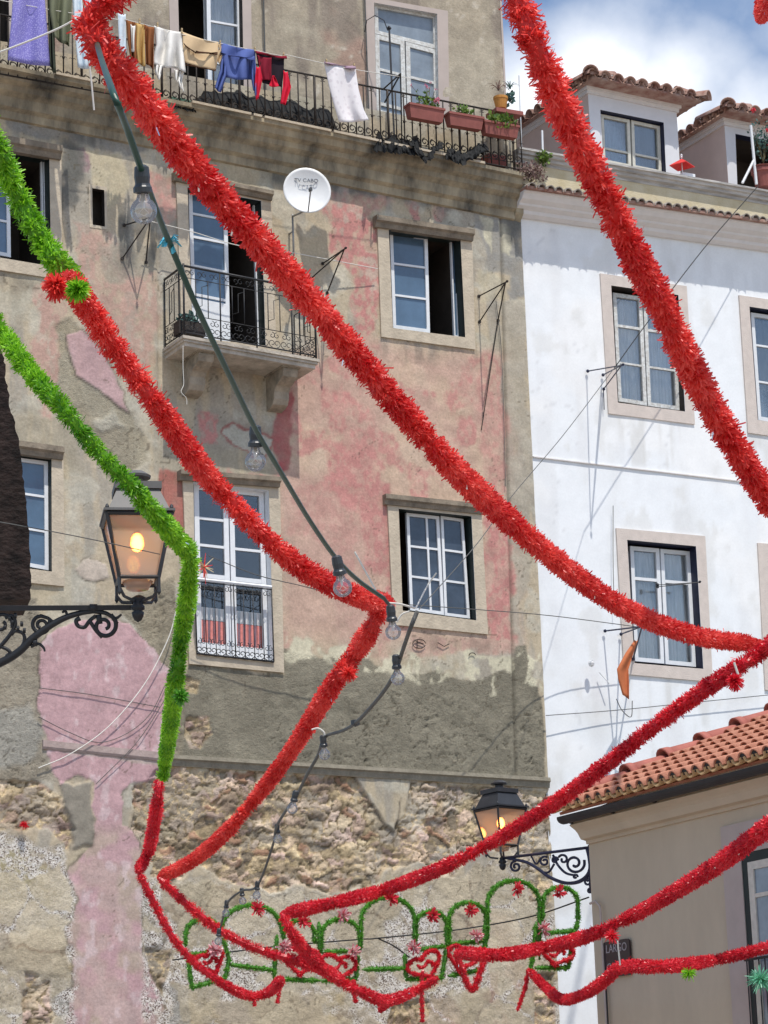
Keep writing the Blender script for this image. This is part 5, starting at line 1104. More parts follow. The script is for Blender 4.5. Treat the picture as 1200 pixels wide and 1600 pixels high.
wire([P(286, 540, .66), P(286, 575, .66), P(287, 600, .66), P(283, 612, .66), P(291, 622, .66), P(292, 632, .66)], .004, 'cord', 'pale string dangling from the balcony corner', 'cord', 'cord', GWI)
wire([Q(606, 942, 11.2), Q(625, 944, 11.4), Q(648, 950, 11.9)], .0045, 'cord', 'white tie cord between the garland bend and the cable', 'cord', 'cord', GWI)
wire([Q(650, 950, 11.9), Q(668, 915, 12), Q(682, 895, 12)], .0035, 'cord', 'white tie cord end sticking up by the twelve pane window', 'cord', 'cord', GWI)
wire([Q(554, 862, 11.5), Q(565, 882, 11.5), Q(587, 922, 11.5)], .004, 'cord', 'stiff white cord end above the garland bend', 'cord', 'cord', GWI)
wire([Q(640, 955, 11.9), Q(628, 960, 11.9), Q(620, 972, 11.9)], .004, 'cord', 'small loop of white cord at the fourth bulb', 'cord', 'cord', GWI)
wire([Q(487, 1140, 15.4), Q(497, 1138, 15.4), Q(506, 1144, 15.4), Q(507, 1152, 15.4)], .005, 'cord', 'white cord loop over the sixth bulb', 'cord', 'cord', GWI)
wire([Q(1147, 1035, 14), Q(1152, 1050, 14), Q(1157, 1062, 14)], .006, 'cord', 'white cord wrapped on the crimson garland at the right', 'cord', 'cord', GWI)
wire([Q(965, 1470, 19), Q(967, 1490, 19), Q(969, 1508, 19)], .006, 'cord', 'white cord in front of the plum street sign', 'cord', 'cord', GWI)
# ================================================================== LANTERNS
def lantern(name, base, s, yaw, parent_dir, label, group='street lanterns'):
    """base = bottom of the glass body; s = scale (top width .40)"""
    t = thing('street_lamp', label, 'street lamp', base, group)
    ca, sa = math.cos(yaw), math.sin(yaw)
    def W(x, y, z): return base+V(x*ca-y*sa, x*sa+y*ca, z)*s
    def frustum(mb, r0, z0, r1, z1):
        A = [W(sx*r0, sy*r0, z0) for sx, sy in ((-1, -1), (1, -1), (1, 1), (-1, 1))]; B = [W(sx*r1, sy*r1, z1) for sx, sy in ((-1, -1), (1, -1), (1, 1), (-1, 1))]
        mb.hexa(A+B)
    r0, r1, H = .125, .205, .40
    fr = MB()
    for i, (sx, sy) in enumerate(((-1, -1), (1, -1), (1, 1), (-1, 1))):
        fr.tube([W(sx*r0, sy*r0, 0), W(sx*r1, sy*r1, H)], .014*s, 4); fr.lathe(W(sx*r1, sy*r1, H+.02), [(.006*s, 0), (.014*s, .015*s), (.010*s, .03*s), (.001, .04*s)], 8)
        sx2, sy2 = ((1, -1), (1, 1), (-1, 1), (-1, -1))[i]
        fr.tube([W(sx*r0, sy*r0, 0), W(sx2*r0, sy2*r0, 0)], .013*s, 4); fr.tube([W(sx*r1, sy*r1, H), W(sx2*r1, sy2*r1, H)], .017*s, 4)
        fr.tube([W(sx*r0, sy*r0, 0), W(sx*r0, sy*r0, -.07), W(sx*r0*.75, sy*r0*.75, -.12), W(sx*.03, sy*.03, -.135)], .011*s, 6); fr.lathe(W(sx*r0, sy*r0, -.10), [(.001, -.02*s), (.014*s, 0), (.012*s, .03*s)], 8)
    fr.build('lantern_frame', M['lampmetal'], t)
    gl = MB()
    for i in range(4):
        sx, sy = ((-1, -1), (1, -1), (1, 1), (-1, 1))[i]; sx2, sy2 = ((1, -1), (1, 1), (-1, 1), (-1, -1))[i]
        k = .97; gl.add([W(sx*r0*k, sy*r0*k, .005), W(sx2*r0*k, sy2*r0*k, .005), W(sx2*r1*k, sy2*r1*k, H-.005), W(sx*r1*k, sy*r1*k, H-.005)], [(0, 1, 2, 3)])
    gl.build('lantern_glass', M['lampglass'], t)
    ro = MB(); frustum(ro, r1+.022, H+.012, r1+.022, H+.028); frustum(ro, r1-.01, H+.030, .135, H+.175); frustum(ro, .150, H+.178, .150, H+.225); 
    ro.lathe(W(0, 0, H+.225), [(.05*s, 0), (.045*s, .05*s), (.09*s, .055*s), (.095*s, .07*s), (.05*s, .10*s), (.001, .11*s)], 14); ro.build('lantern_roof', M['lampbar' if 'big' in label else 'lampmetal'], t)
    cupm = MB(); cupm.lathe(W(0, 0, -.055), [(.07*s, 0), (.10*s, .05*s)], 12); cupm.build('lantern_cup', M['lampglass'], t, smooth=True)
    bu = MB(); z0 = .20; bu.lathe(W(0, 0, z0-.01), [(.001, 0), (.030*s, .012*s), (.046*s, .05*s), (.040*s, .095*s), (.020*s, .122*s), (.001, .13*s)], 14); bu.build('lamp_bulb', M['glow'], t, smooth=True)
    ld = MB(); ld.lathe(W(0, 0, z0+.10), [(.02*s, 0), (.02*s, .10*s)], 8); ld.build('lamp_holder', M['lampbar'], t)
    fi = MB(); fi.lathe(W(0, 0, -.27), [(.001, 0), (.024*s, .015*s), (.036*s, .04*s), (.040*s, .065*s), (.026*s, .075*s), (.044*s, .085*s), (.044*s, .105*s), (.028*s, .12*s), (.034*s, .135*s), (.020*s, .15*s)], 12); fi.build('finial', M['iron'], t, smooth=True)
    return t
def strokes(parent, name, m, fn, items, th):
    mb = MB()
    for it in items:
        pts, r = it[0], it[1]; p = [fn(a, b) for a, b in pts]
        cc = list(catmull([V(*q, 0) for q in p], 6)[:, :3]) if len(p) > 2 else p
        rr = r if not hasattr(r, '__len__') else list(np.interp(np.linspace(0, 1, len(cc)), np.linspace(0, 1, len(r)), r))
        mb.tube(cc, rr if hasattr(rr, '__len__') else rr, 6)
    return mb.build(name, m, parent, smooth=True)
def spx(cx, cy, r, a0, turns, n=12, dirn=1, sq=1.0, shrink=.75):
    return [(cx+r*(1-shrink*i/n)*math.cos(a0+dirn*turns*2*math.pi*i/n), cy-sq*r*(1-shrink*i/n)*math.sin(a0+dirn*turns*2*math.pi*i/n)) for i in range(n+1)]
DL = 16.0; bs = Q(215, 908, DL)
la = lantern('lamp', bs, .93, -YAW+math.radians(10), None, 'big lit street lantern at the left on a scrolled iron bracket')
f1_ = lambda a, b: Q(a, b, DL+.02)
u = 1.3/262.
it = [([(-60, 1060), (0, 1036), (30, 1018), (50, 998), (75, 980), (100, 966), (125, 958), (145, 955)], [5.5*u, 4.5*u, 3*u]),
      ([(145, 955), (165, 958), (180, 966), (190, 960)], [3*u, 2.5*u, 1.2*u]),
      (spx(163, 978, 20, math.radians(60), 1.35, 14, -1), [2.8*u, 2.2*u]), ([(173, 960), (183, 975)], 2.5*u), ([(150, 962), (140, 970), (132, 980), (122, 978), (119, 970), (125, 966)], [2.4*u, 2.4*u, 3*u]), ([(140, 970), (150, 985), (160, 996)], 2.4*u), ([(154, 960), (156, 975)], 3.5*u),
      (spx(64, 977, 15, math.radians(80), 1.5, 14, 1), [2.4*u, 2*u]), ([(62, 962), (75, 966), (84, 972), (95, 968), (104, 962), (102, 955), (97, 957)], [2.4*u, 2*u, 1.4*u]), ([(78, 968), (74, 985), (60, 992)], 2.2*u),
      ([(30, 1018), (38, 1002), (36, 990), (24, 986), (18, 992)], [2.4*u, 2*u]), ([(48, 1010), (60, 1006), (68, 1012), (70, 1018)], [2.4*u, 1.2*u]),
      ([(-20, 1030), (5, 1005), (20, 985), (24, 972), (18, 962), (8, 966)], [2.6*u, 2*u]), (spx(2, 975, 18, math.radians(-20), 1.2, 12, 1), 2.2*u), ([(0, 1010), (10, 1014), (16, 1020), (10, 1026)], [2.2*u, 2.6*u])]
for cx, cy in ((15, 966), (24, 962), (20, 972), (34, 975), (28, 982), (8, 980), (38, 985)): it.append(([(cx-2, cy), (cx, cy), (cx+2, cy)], 3.4*u))
it += [([(52, 1004), (58, 1004)], 5*u), ([(140, 950), (152, 950)], 5*u)]
strokes(la, 'bracket_scrollwork', M['iron'], f1_, it, 0)
ba = MB(); a = Q(-80, 950.5, DL+.02); b = Q(207, 949, DL+.02); ba.hexa([p+o_ for o_ in (-Uv*.016, Uv*.014) for p in (a-Fv*.018, b-Fv*.018, b+Fv*.018, a+Fv*.018)]); ba.build('bracket_arm', M['iron'], la)
br_ = MB(); br_.lathe(Q(217, 936, DL), [(.05, -.02), (.055, .0), (.02, .02)], 10); br_.build('collar', M['iron'], la)
# far lantern
hx = math.radians(-40)+YAW; bd = V(math.sin(hx), math.cos(hx), 0)     # bracket direction, from the beige corner towards the facade
ap = PL(922, 1326, V(XB, YE, 0), V(0, 1, 0)); nrm = np.cross(bd, UP)
f2l = lambda px, py: PL(px, py, ap, nrm)
bs2 = f2l(784, 1322); sc2 = np.linalg.norm(bs2-CAM)/FPX*62/.41*.93
lb = lantern('lamp', bs2, sc2, -YAW+math.radians(38), None, 'small far street lantern at the beige house corner, partly behind a red garland')
u2 = 1.25*np.linalg.norm(ap-CAM)/FPX
it = [([(786, 1341), (922, 1324)], 2.0*u2), ([(793, 1341), (822, 1347), (840, 1357), (858, 1370), (880, 1379), (900, 1379), (915, 1371), (922, 1358), (921, 1340), (918, 1326)], [2*u2, 2.4*u2, 2.8*u2]),
      (spx(806, 1354, 9, math.radians(90), 1.4, 12, 1), 1.6*u2), (spx(851, 1346, 8, math.radians(60), 1.3, 12, 1), 1.5*u2), (spx(898, 1349, 16, math.radians(20), 1.4, 16, -1), 1.8*u2), (spx(880, 1343, 8, math.radians(150), 1.0, 12, -1), 1.6*u2),
      ([(864, 1336), (872, 1352), (884, 1364), (899, 1368)], 1.6*u2), (spx(899, 1370, 4, 0, 1, 8, 1), 1.4*u2), ([(866, 1350), (858, 1362), (848, 1364)], 1.5*u2), (spx(867, 1344, 5, 0, 1.2, 10, 1), 1.8*u2), (spx(919, 1378, 6, math.radians(90), 1.2, 10, 1), 1.5*u2), (spx(922, 1392, 4, math.radians(90), 1.1, 10, 1), 1.3*u2), ([(921, 1320), (923, 1395)], 2.0*u2), ([(830, 1338), (838, 1350), (845, 1340)], 1.2*u2)]
strokes(lb, 'bracket_scrollwork', M['ironblue'], f2l, it, 0)
# ================================================================== WASHING
def cloth(name, label, cat, strips, m, p=.95, wave=.03, group='washing hung over the top cornice', mats=None, nu=22, nv=16, freq=7, seed=0):
    """strips: (left pts, right pts[, material index[, p offset]]) in pixels, top to bottom"""
    mb = MB(); r = random.Random(seed)
    for st_ in strips:
        Lp, Rp = st_[0], st_[1]; mi = st_[2] if len(st_) > 2 else 0; po = st_[3] if len(st_) > 3 else 0
        def along(pl, t):
            k = t*(len(pl)-1); i = min(int(k), len(pl)-2); f = k-i; return pl[i][0]*(1-f)+pl[i+1][0]*f, pl[i][1]*(1-f)+pl[i+1][1]*f
        ph = r.uniform(0, 6); vs = []
        for j in range(nv+1):
            t = j/nv; a = along(Lp, t); b = along(Rp, t)
            for i in range(nu+1):
                s_ = i/nu; px = a[0]*(1-s_)+b[0]*s_; py = a[1]*(1-s_)+b[1]*s_
                of = wave*(.25+.75*t)*math.sin(s_*freq*math.pi+ph+1.2*math.sin(t*2))+wave*.5*math.sin(s_*freq*2.3+t*5+ph)
                sag = 2.0*math.sin(s_*math.pi)*(1-t)
                vs.append(P(px, py+sag+wave*40*math.sin(s_*freq*1.7+ph)*t*t*.6, p+po+of))
        mb.add(vs, [(j*(nu+1)+i, j*(nu+1)+i+1, (j+1)*(nu+1)+i+1, (j+1)*(nu+1)+i) for j in range(nv) for i in range(nu)], mi)
    o = mb.build(name, mats if mats else m, smooth=True); tag(o, label, cat, group)
    md = o.modifiers.new('thickness', 'SOLIDIFY'); md.thickness = .006
    return o
def patterned(name, c1, c2, scale):
    m = mat(name, c1, .9, var=.08, scale=10); nt = m.node_tree; N = nt.nodes; L = nt.links; b = N['Principled BSDF']
    vo = N.new('ShaderNodeTexVoronoi'); vo.inputs['Scale'].default_value = scale; tc = N.new('ShaderNodeTexCoord'); L.new(tc.outputs['Object'], vo.inputs['Vector'])
    cr = N.new('ShaderNodeValToRGB'); cr.color_ramp.elements[0].position = .25; cr.color_ramp.elements[0].color = (*c2, 1); cr.color_ramp.elements[1].position = .42; cr.color_ramp.elements[1].color = (*c1, 1)
    L.new(vo.outputs['Distance'], cr.inputs['Fac']); L.new(cr.outputs['Color'], b.inputs['Base Color']); return m
M['purple'] = patterned('violet_print_cloth', (.21, .19, .50), (.42, .40, .70), 55)
M['whiteprint'] = patterned('white_print_cloth', (.76, .73, .74), (.66, .62, .64), 13)
cl_ = lambda n, c, c2=None: clothmat(n, c, c2)
M['olive'] = cl_('olive_cloth', (.17, .18, .115)); M['oliveb'] = cl_('dark_olive_cloth', (.06, .07, .05)); M['jeans'] = cl_('pale_blue_cloth', (.50, .60, .68), (.72, .78, .82))
M['whitecloth'] = cl_('white_cloth', (.74, .72, .68)); M['tan'] = cl_('tan_cloth', (.62, .46, .28)); M['brown'] = cl_('rust_cloth', (.24, .09, .035)); M['mustard'] = cl_('mustard_cloth', (.52, .34, .13))
M['blue'] = cl_('blue_cloth', (.10, .14, .36)); M['blueline'] = cl_('dark_blue_cloth', (.05, .07, .20)); M['blackcloth'] = cl_('black_cloth', (.022, .016, .022)); M['redshirt'] = cl_('red_cloth', (.62, .02, .05)); M['maroon'] = cl_('maroon_cloth', (.20, .015, .03)); M['darkbrown'] = cl_('dark_brown_trim', (.07, .035, .02)); M['mauvehem'] = cl_('mauve_hem', (.32, .22, .28))
cloth('cloth', 'violet patterned cloth hanging at the far left', 'cloth', [([(22, -30), (18, 30), (12, 95)], [(68, -30), (72, 30), (78, 104)])], M['purple'], p=.95, wave=.05, freq=3)
cloth('trousers', 'olive green garment beside the violet cloth', 'trousers', [([(76, -30), (78, 20), (84, 58)], [(112, -30), (112, 20), (108, 74)]), ([(74, -20), (76, 40), (78, 104)], [(86, -20), (84, 40), (88, 118)], 1, -.05)], None, mats=[M['olive'], M['oliveb']], p=.95, wave=.06, freq=4)
cloth('trousers', 'pale blue trousers partly behind the red garland', 'trousers', [([(112, -20), (116, 40), (122, 106)], [(126, -20), (132, 40), (138, 108)]), ([(130, -10), (140, 50), (148, 106)], [(150, -10), (155, 60), (158, 108)], 0, .02)], M['jeans'], p=.95, wave=.03, freq=3)
cloth('towel', 'small white and blue towel edge by the red garland', 'towel', [([(184, 18), (186, 60), (188, 80)], [(196, 22), (197, 62), (198, 82)])], M['jeans'], p=.95, wave=.02, freq=2)
cloth('shirt', 'rust and mustard striped shirt left of the white shirt', 'shirt', [([(197, 30), (200, 65), (204, 90)], [(212, 34), (212, 75), (214, 100)], 0), ([(211, 34), (212, 75), (214, 98)], [(226, 38), (226, 80), (227, 104)], 1), ([(225, 38), (227, 70), (228, 100)], [(241, 42), (240, 75), (240, 108)], 0), ([(204, 38), (205, 60), (206, 80)], [(211, 40), (211, 62), (212, 84)], 2, .02)], None, mats=[M['brown'], M['mustard'], M['whitecloth']], p=.95, wave=.04, freq=3)
cloth('shirt', 'white shirt hanging upside down', 'shirt', [([(241, 40), (244, 70), (238, 100)], [(283, 50), (286, 80), (290, 112)]), ([(272, 108), (274, 124), (280, 134)], [(288, 110), (284, 126), (287, 144)]), ([(240, 98), (242, 112), (246, 122)], [(254, 102), (252, 114), (250, 124)])], M['whitecloth'], p=.95, wave=.07, freq=5)
cloth('shirt', 'tan top with dark brown trim', 'shirt', [([(285, 50), (286, 75), (287, 98)], [(341, 66), (341, 88), (337, 110)]), ([(340, 66), (343, 76), (338, 92)], [(345, 70), (349, 84), (343, 100)]), ([(286, 98), (287, 101)], [(337, 108), (337, 111)], 1, .01), ([(287, 67), (288, 70)], [(306, 81), (306, 84)], 1, .045), ([(306, 79), (306, 83)], [(340, 81), (340, 85)], 1, .045)], None, mats=[M['tan'], M['darkbrown']], p=.95, wave=.025, freq=3)
lp = [P(306+17*t, 76-10*math.sin(t*math.pi), 1.0) for t in np.linspace(0, 1, 9)]
cloth('shirt', 'blue long sleeved shirt hanging by its hem', 'shirt', [([(343, 66), (346, 84), (354, 122)], [(399, 78), (399, 95), (396, 126)]), ([(346, 78), (344, 110), (336, 138)], [(354, 82), (354, 120), (345, 146)]), ([(390, 90), (392, 120), (395, 138)], [(399, 84), (400, 125), (401, 154)]), ([(346, 82), (346, 85)], [(398, 90), (398, 94)], 1, .04)], None, mats=[M['blue'], M['blueline']], p=.95, wave=.04, freq=4)
cloth('shirt', 'black and red football style shirt with red sleeves', 'shirt', [([(399, 79), (403, 100), (410, 130)], [(444, 88), (443, 110), (440, 136)]), ([(399, 79), (400, 84)], [(448, 88), (448, 92)], 2, .03), ([(402, 86), (405, 105), (409, 125)], [(424, 90), (424, 108), (424, 126)], 2, .035), ([(400, 104), (398, 130), (400, 156)], [(406, 104), (410, 124), (404, 154)], 1, .05), ([(443, 110), (442, 135), (438, 162)], [(449, 112), (455, 136), (446, 164)], 1, .05), ([(421, 134), (426, 118)], [(436, 134), (428, 118)], 1, .05)], None, mats=[M['blackcloth'], M['redshirt'], M['maroon']], p=.95, wave=.02, freq=3)
cloth('towel', 'white patterned towel hanging alone in front of the railing', 'towel', [([(506, 97), (514, 135), (522, 165), (530, 192)], [(555, 104), (560, 140), (568, 172), (576, 188)]), ([(506, 96), (508, 100)], [(555, 103), (556, 108)], 1, .01)], None, mats=[M['whiteprint'], M['mauvehem']], p=.95, wave=.04, freq=3)
for (a, b, lb) in (((-40, -8), (195, 32), 'clothesline carrying the violet cloth and blue trousers'), ((186, 28), (452, 90), 'clothesline carrying the shirts'), ((440, 84), (640, 122), 'clothesline carrying the white towel')):
    wire([P(*a, .95), P((a[0]+b[0])/2, (a[1]+b[1])/2+3, .95), P(*b, .95)], .005, 'cord', lb, 'clothesline', 'clothesline', 'clotheslines')
for i, (px, py) in enumerate(((218, 32), (246, 38), (284, 47), (344, 66), (398, 76), (443, 85), (510, 95), (553, 102))):
    c = P(px, py+1, .965); b_ = MB(); b_.hexa([c+V(x, y, z) for z in (-.03, .035) for x, y in ((-.009, -.012), (.009, -.012), (.009, .012), (-.009, .012))]); b_.tube([c+V(-.008, -.013, .01), c+V(.008, -.013, .01)], .006, 5); tag(b_.build('clothes_peg', mat('peg_wood', (.50, .38, .22), .8)), 'wooden clothes peg on the clotheslines over the cornice', 'clothes peg', 'clothes pegs')
# crumpled black sheeting along the railing foot
def crumple(name, label, cat, pts, p0, p1, hpx, m, seed, group=None, rag=1.0):
    rng = np.random.default_rng(seed); nu, nv = 46, 14; vs = []
    xs = [a for a, b in pts]; ys = [b for a, b in pts]
    X_ = np.linspace(0, 1, nu+1); Hh = fbm(X_*9+seed, X_*0+seed, seed, 4)
    for j in range(nv+1):
        t = j/nv
        for i in range(nu+1):
            s_ = i/nu; px = np.interp(s_, np.linspace(0, 1, len(xs)), xs); py = np.interp(s_, np.linspace(0, 1, len(ys)), ys)
            env = min(1, s_*8+.15, (1-s_)*8+.15); hh = hpx*(.25+1.1*Hh[i]*rag)*env*math.sin(math.pi*min(1, t*1.02))**.6 if True else 0
            a = math.pi*t; n_ = p0+(p1-p0)*(.5-.5*math.cos(a)); yy = py-hpx*(.35+.9*Hh[i]*rag)*env*math.sin(a)
            k = float(fbm(np.array([s_*26+seed]), np.array([t*7.]), seed+3, 3)[0])-.5
            vs.append(P(px+k*8, yy+k*9, n_+k*.16))
    mb = MB(); mb.add(vs, [(j*(nu+1)+i, j*(nu+1)+i+1, (j+1)*(nu+1)+i+1, (j+1)*(nu+1)+i) for j in range(nv) for i in range(nu)])
    o = mb.build(name, m); return tag(o, label, cat, group)
SG = 'black plastic sheets heaped along the top railing'
crumple('plastic_sheet', 'longest black plastic heap, behind the railing below the shirts', 'plastic sheet', [(300, 166), (380, 182), (480, 205), (530, 214)], -.15, .26, 44, M['blackbag'], 61, SG)
crumple('plastic_sheet', 'black plastic heap bulging out below the flaking balcony door', 'plastic sheet', [(584, 236), (620, 240), (660, 244)], -.1, .42, 34, M['blackbag'], 62, SG)
crumple('plastic_sheet', 'black sheet sagging through the rails under the first flower box', 'plastic sheet', [(640, 226), (665, 256), (694, 226)], .20, .45, 24, M['blackbag'], 63, SG, .5)
crumple('plastic_sheet', 'black sheet slung below the second flower box', 'plastic sheet', [(696, 248), (722, 258), (764, 235)], .20, .45, 32, M['blackbag'], 64, SG, .5)
crumple('plastic_sheet', 'small black plastic scrap beside the red garland on the ledge', 'plastic sheet', [(270, 168), (290, 172), (305, 176)], .1, .34, 14, M['blackbag'], 65, SG)
crumple('storage_box', 'dull green bundle standing behind the railing under the tan top', 'bundle', [(262, 160), (285, 165), (302, 168)], -.2, .1, 26, mat('green_cloth_bundle', (.06, .12, .08), .9), 66, None, .2)
# ------------------------------------------------------------------ plants
def leaves(mb, c, rad, n, lf, rng, droop=0, mi=0):
    for i in range(n):
        d = rng.normal(size=3); d /= np.linalg.norm(d); q = c+d*np.array(rad)*rng.uniform(.25, 1)
        u_ = rng.normal(size=3); u_[2] += .6-droop; u_ /= np.linalg.norm(u_); sd = np.cross(u_, rng.normal(size=3)); sd /= np.linalg.norm(sd); l = lf*rng.uniform(.6, 1.3); w_ = l*.32
        mb.add([q-sd*w_*.2, q+u_*l*.5-sd*w_, q+u_*l, q+u_*l*.5+sd*w_], [(0, 1, 2, 3)], mi, float(rng.uniform(0, 1)))
def plant(name, label, cat, c, rad, n, lf, m, seed, group=None, flowers_=None, stems=6, potkind=None):
    rng = np.random.default_rng(seed); t = thing(name, label, cat, c-V(0, 0, rad[2]), group)
    sm_ = MB()
    for i in range(stems):
        e_ = c+rng.normal(size=3)*np.array(rad)*.5; sm_.tube([c-V(0, 0, rad[2]), (c+e_)/2-V(0, 0, rad[2]*.3), e_], .004, 4)
    sm_.build('stem', M['stem'], t); mb = MB(); leaves(mb, c, rad, n, lf, rng); mb.build('foliage', m, t)
    if flowers_:
        fb = MB()
        for (dx, dz, k) in flowers_:
            leaves(fb, c+V(dx, -rad[1]*.8, dz), (.03*k, .03*k, .03*k), int(26*k), .035, rng)
        fb.build('blossom', flowers_m, t)
    return t
def planter(label, tl, tr, hpx, p, m, seed, group='terracotta flower boxes on the railing'):
    A, B = P(*tl, p), P(*tr, p); h = hpx/4200*np.linalg.norm(A-CAM)/math.cos(PITCH); t = thing('flower_box', label, 'flower box', (A+B)/2-UP*h, group)
    mb = MB(); dp = .16; ins_ = .025
    def q(Z_, e): return [A+V(-e, -dp/2-e, Z_), B+V(e, -dp/2-e, Z_), B+V(e, dp/2+e, Z_), A+V(-e, dp/2+e, Z_)]
    mb.hexa(q(-h, -ins_)+q(-.03, 0)); b = mb.build('box', m, t)
    mb = MB(); mb.hexa(q(-.032, .012)+q(0, .012)); mb.build('rim', m, t)
    so_ = MB(); so_.hexa(q(.001, -.015)+q(.008, -.015)); so_.build('soil', M['soil'], t); return (A+B)/2, np.linalg.norm(B-A)
c, L_ = planter('first flower box from the left, with a pink bloom', (636, 163), (690, 173), 22, .42, M['terra'], 1)
flowers_m = M['pinkfl']
PG = 'plants in the flower boxes'
plant('flowering_plant', 'thin flowering plant with a pink bloom in the first flower box', 'plant', c+V(.05, 0, .09), (.20, .06, .08), 70, .06, M['leaf'], 71, PG, flowers_=[(.13, .03, 1.6)], stems=8)
tl2 = thing('flowering_plant', 'tall thin sprig standing in front of the flaking balcony door', 'plant', c-V(.05, 0, 0), PG); rng = np.random.default_rng(5); sm_ = MB(); fb = MB(); lfm = MB()
for k in range(6):
    e_ = c+V(rng.uniform(-.25, .18), rng.uniform(-.1, .1), rng.uniform(.25, .45)); sm_.tube([c, (c+e_)/2+V(.03, 0, 0), e_], .0035, 4); leaves(fb, e_, (.02, .02, .02), 9, .025, rng); leaves(lfm, (c+e_)/2, (.05, .05, .12), 7, .04, rng)
sm_.build('stem', M['stem'], tl2); fb.build('blossom', M['pinkfl'], tl2); lfm.build('foliage', M['leaf'], tl2)
c, L_ = planter('second flower box from the left, with low green leaves', (698, 177), (751, 186), 20, .42, M['terra'], 2)
plant('leafy_plant', 'low green plant in the second flower box', 'plant', c+V(.02, 0, .07), (.16, .07, .07), 90, .07, M['leaf'], 72, PG)
c, L_ = planter('third flower box from the left, overgrown with trailing leaves', (753, 190), (806, 199), 20, .42, M['terra'], 3)
plant('leafy_plant', 'trailing yellow green plant over the third flower box', 'plant', c+V(.02, -.05, .02), (.26, .09, .13), 190, .08, M['leaf'], 73, PG)
# ochre pot with spiky plants at the railing corner
def pot(label, px, py, r, h, m, p=.3, group=None):
    c = P(px, py, p); mb = MB(); mb.lathe(c, [(r*.72, -h), (r*.95, -h*.25), (r*1.02, -h*.2), (r*1.02, 0), (r*.9, 0), (r*.88, -.02), (.001, -.02)], 18); o = mb.build('flower_pot', m, smooth=False); tag(o, label, 'flower pot', group); return c
c = pot('ochre yellow pot at the corner of the top railing', 782, 152, .105, .18, M['ochrepot'])
def spiky(label, c, n, l, m, seed, name='spiky_plant', up=.6, group=None):
    rng = np.random.default_rng(seed); mb = MB()
    for i in range(n):
        a = rng.uniform(0, 6.28); d = V(math.cos(a), math.sin(a), 0); L2 = l*rng.uniform(.6, 1); w_ = .012; sd = V(-math.sin(a), math.cos(a), 0); pr = None; vs = []
        for k in range(6):
            t = k/5; q = c+d*L2*t*.75+UP*(L2*up*1.6*t-L2*1.25*t*t*up); ww = w_*(1-t*.9); vs += [q-sd*ww, q+sd*ww]
        mb.add(vs, [(2*k, 2*k+2, 2*k+3, 2*k+1) for k in range(5)], 0, float(rng.uniform(0, 1)))
    o = mb.build(name, m, anchor=c); return tag(o, label, 'plant', group)
t_ = MB(); 
spiky('drooping brownish spiky plant in the ochre pot', c+V(-.03, 0, .10), 16, .26, M['leafdry'], 81, up=.9)
spiky('dark green spiky plant right of the ochre pot', c+V(.17, 0, .16), 14, .24, M['leafdark'], 82, up=.9)
rng = np.random.default_rng(9); mb = MB(); leaves(mb, c+V(.17, 0, .02), (.05, .05, .12), 60, .08, rng); tag(mb.build('leafy_stalk', M['leafdark']), 'dark leafy stalk under the spiky plant at the railing corner', 'plant')
mb = MB(); q0, q1 = P(770, 171, .36), P(812, 178, .36); mb.hexa([q+V(0, y, z) for z in (-.06, 0) for q, y in ((q0, -.1), (q1, -.1), (q1, .2), (q0, .2))]); tag(mb.build('tray', M['terra']), 'terracotta tray under the ochre pot', 'tray')
mb = MB(); q0, q1 = P(757, 243, .1), P(786, 248, .1); mb.hexa([q+V(0, y, z) for z in (-.16, .0) for q, y in ((q0, -.1), (q1, -.1), (q1, .1), (q0, .1))]); tag(mb.build('crate', M['terra']), 'dull red box standing behind the foot of the railing', 'box')
plant('creeper', 'purplish dry creeper spilling over the right end of the cornice', 'plant', P(828, 270, .30), (.30, .16, .16), 620, .05, M['leafdry'], 83, None, stems=14)
plant('creeper', 'small bright green bush above the purplish creeper', 'plant', P(848, 247, .15), (.13, .10, .12), 170, .065, M['leaf'], 84, None)
c = P(296, 512, .5); plant('succulent', 'dark bluish plant in a trough at the left end of the iron balcony', 'plant', P(296, 500, .45), (.17, .12, .08), 170, .07, M['leafdark'], 85, None)
mb = MB(); c = P(296, 519, .45); mb.hexa([c+V(x, y, z) for z in (-.06, .12) for x, y in ((-.19, -.09), (.19, -.09), (.19, .09), (-.19, .09))]); tag(mb.build('trough', M['ironbrown']), 'dark trough on the iron balcony floor', 'trough')
# bougainvillea pot, parasol and white post on the white building parapet
c = P(1193, 277, .0); mb = MB(); mb.lathe(c, [(.13, -.18), (.17, .05), (.19, .06), (.19, .12), (.165, .12), (.15, .09), (.001, .09)], 18); mb.lathe(c+UP*.13, [(.20, 0), (.21, .015), (.17, .03)], 18); tag(mb.build('flower_pot', M['terra']), 'terracotta pot on the white building parapet', 'flower pot')
flowers_m = M['redfl']
plant('flowering_shrub', 'red blooming shrub in the pot before the farther dormer', 'shrub', c+V(.02, 0, .62), (.26, .16, .40), 240, .055, M['leafdark'], 86, None, flowers_=[(-.22, .40, 1.4), (.12, .28, 1.6), (.10, -.10, 2.2), (.02, .10, 1.0)], stems=16)
pb = MB(); a, b = P(1173, 196, .05), P(1182, 288, .05); pb.tube([a, b], .022, 8); pb.tube([P(1160, 286, .05), P(1178, 250, .05)], .020, 6); tag(pb.build('white_pole', M['whitepaint']), 'white post with a diagonal brace before the farther dormer', 'post')
pb = MB(); pb.tube([P(847, 204, -.3), P(848, 238, -.3)], .016, 6); tag(pb.build('white_pole', M['whitepaint']), 'short thin white post left of the nearer dormer', 'post')
pb = MB(); pb.tube([P(811, 118, -.2), P(815, 240, -.2)], .010, 6); tag(pb.build('white_pole', M['whitepaint']), 'slender white rod rising beside the railing corner', 'post')
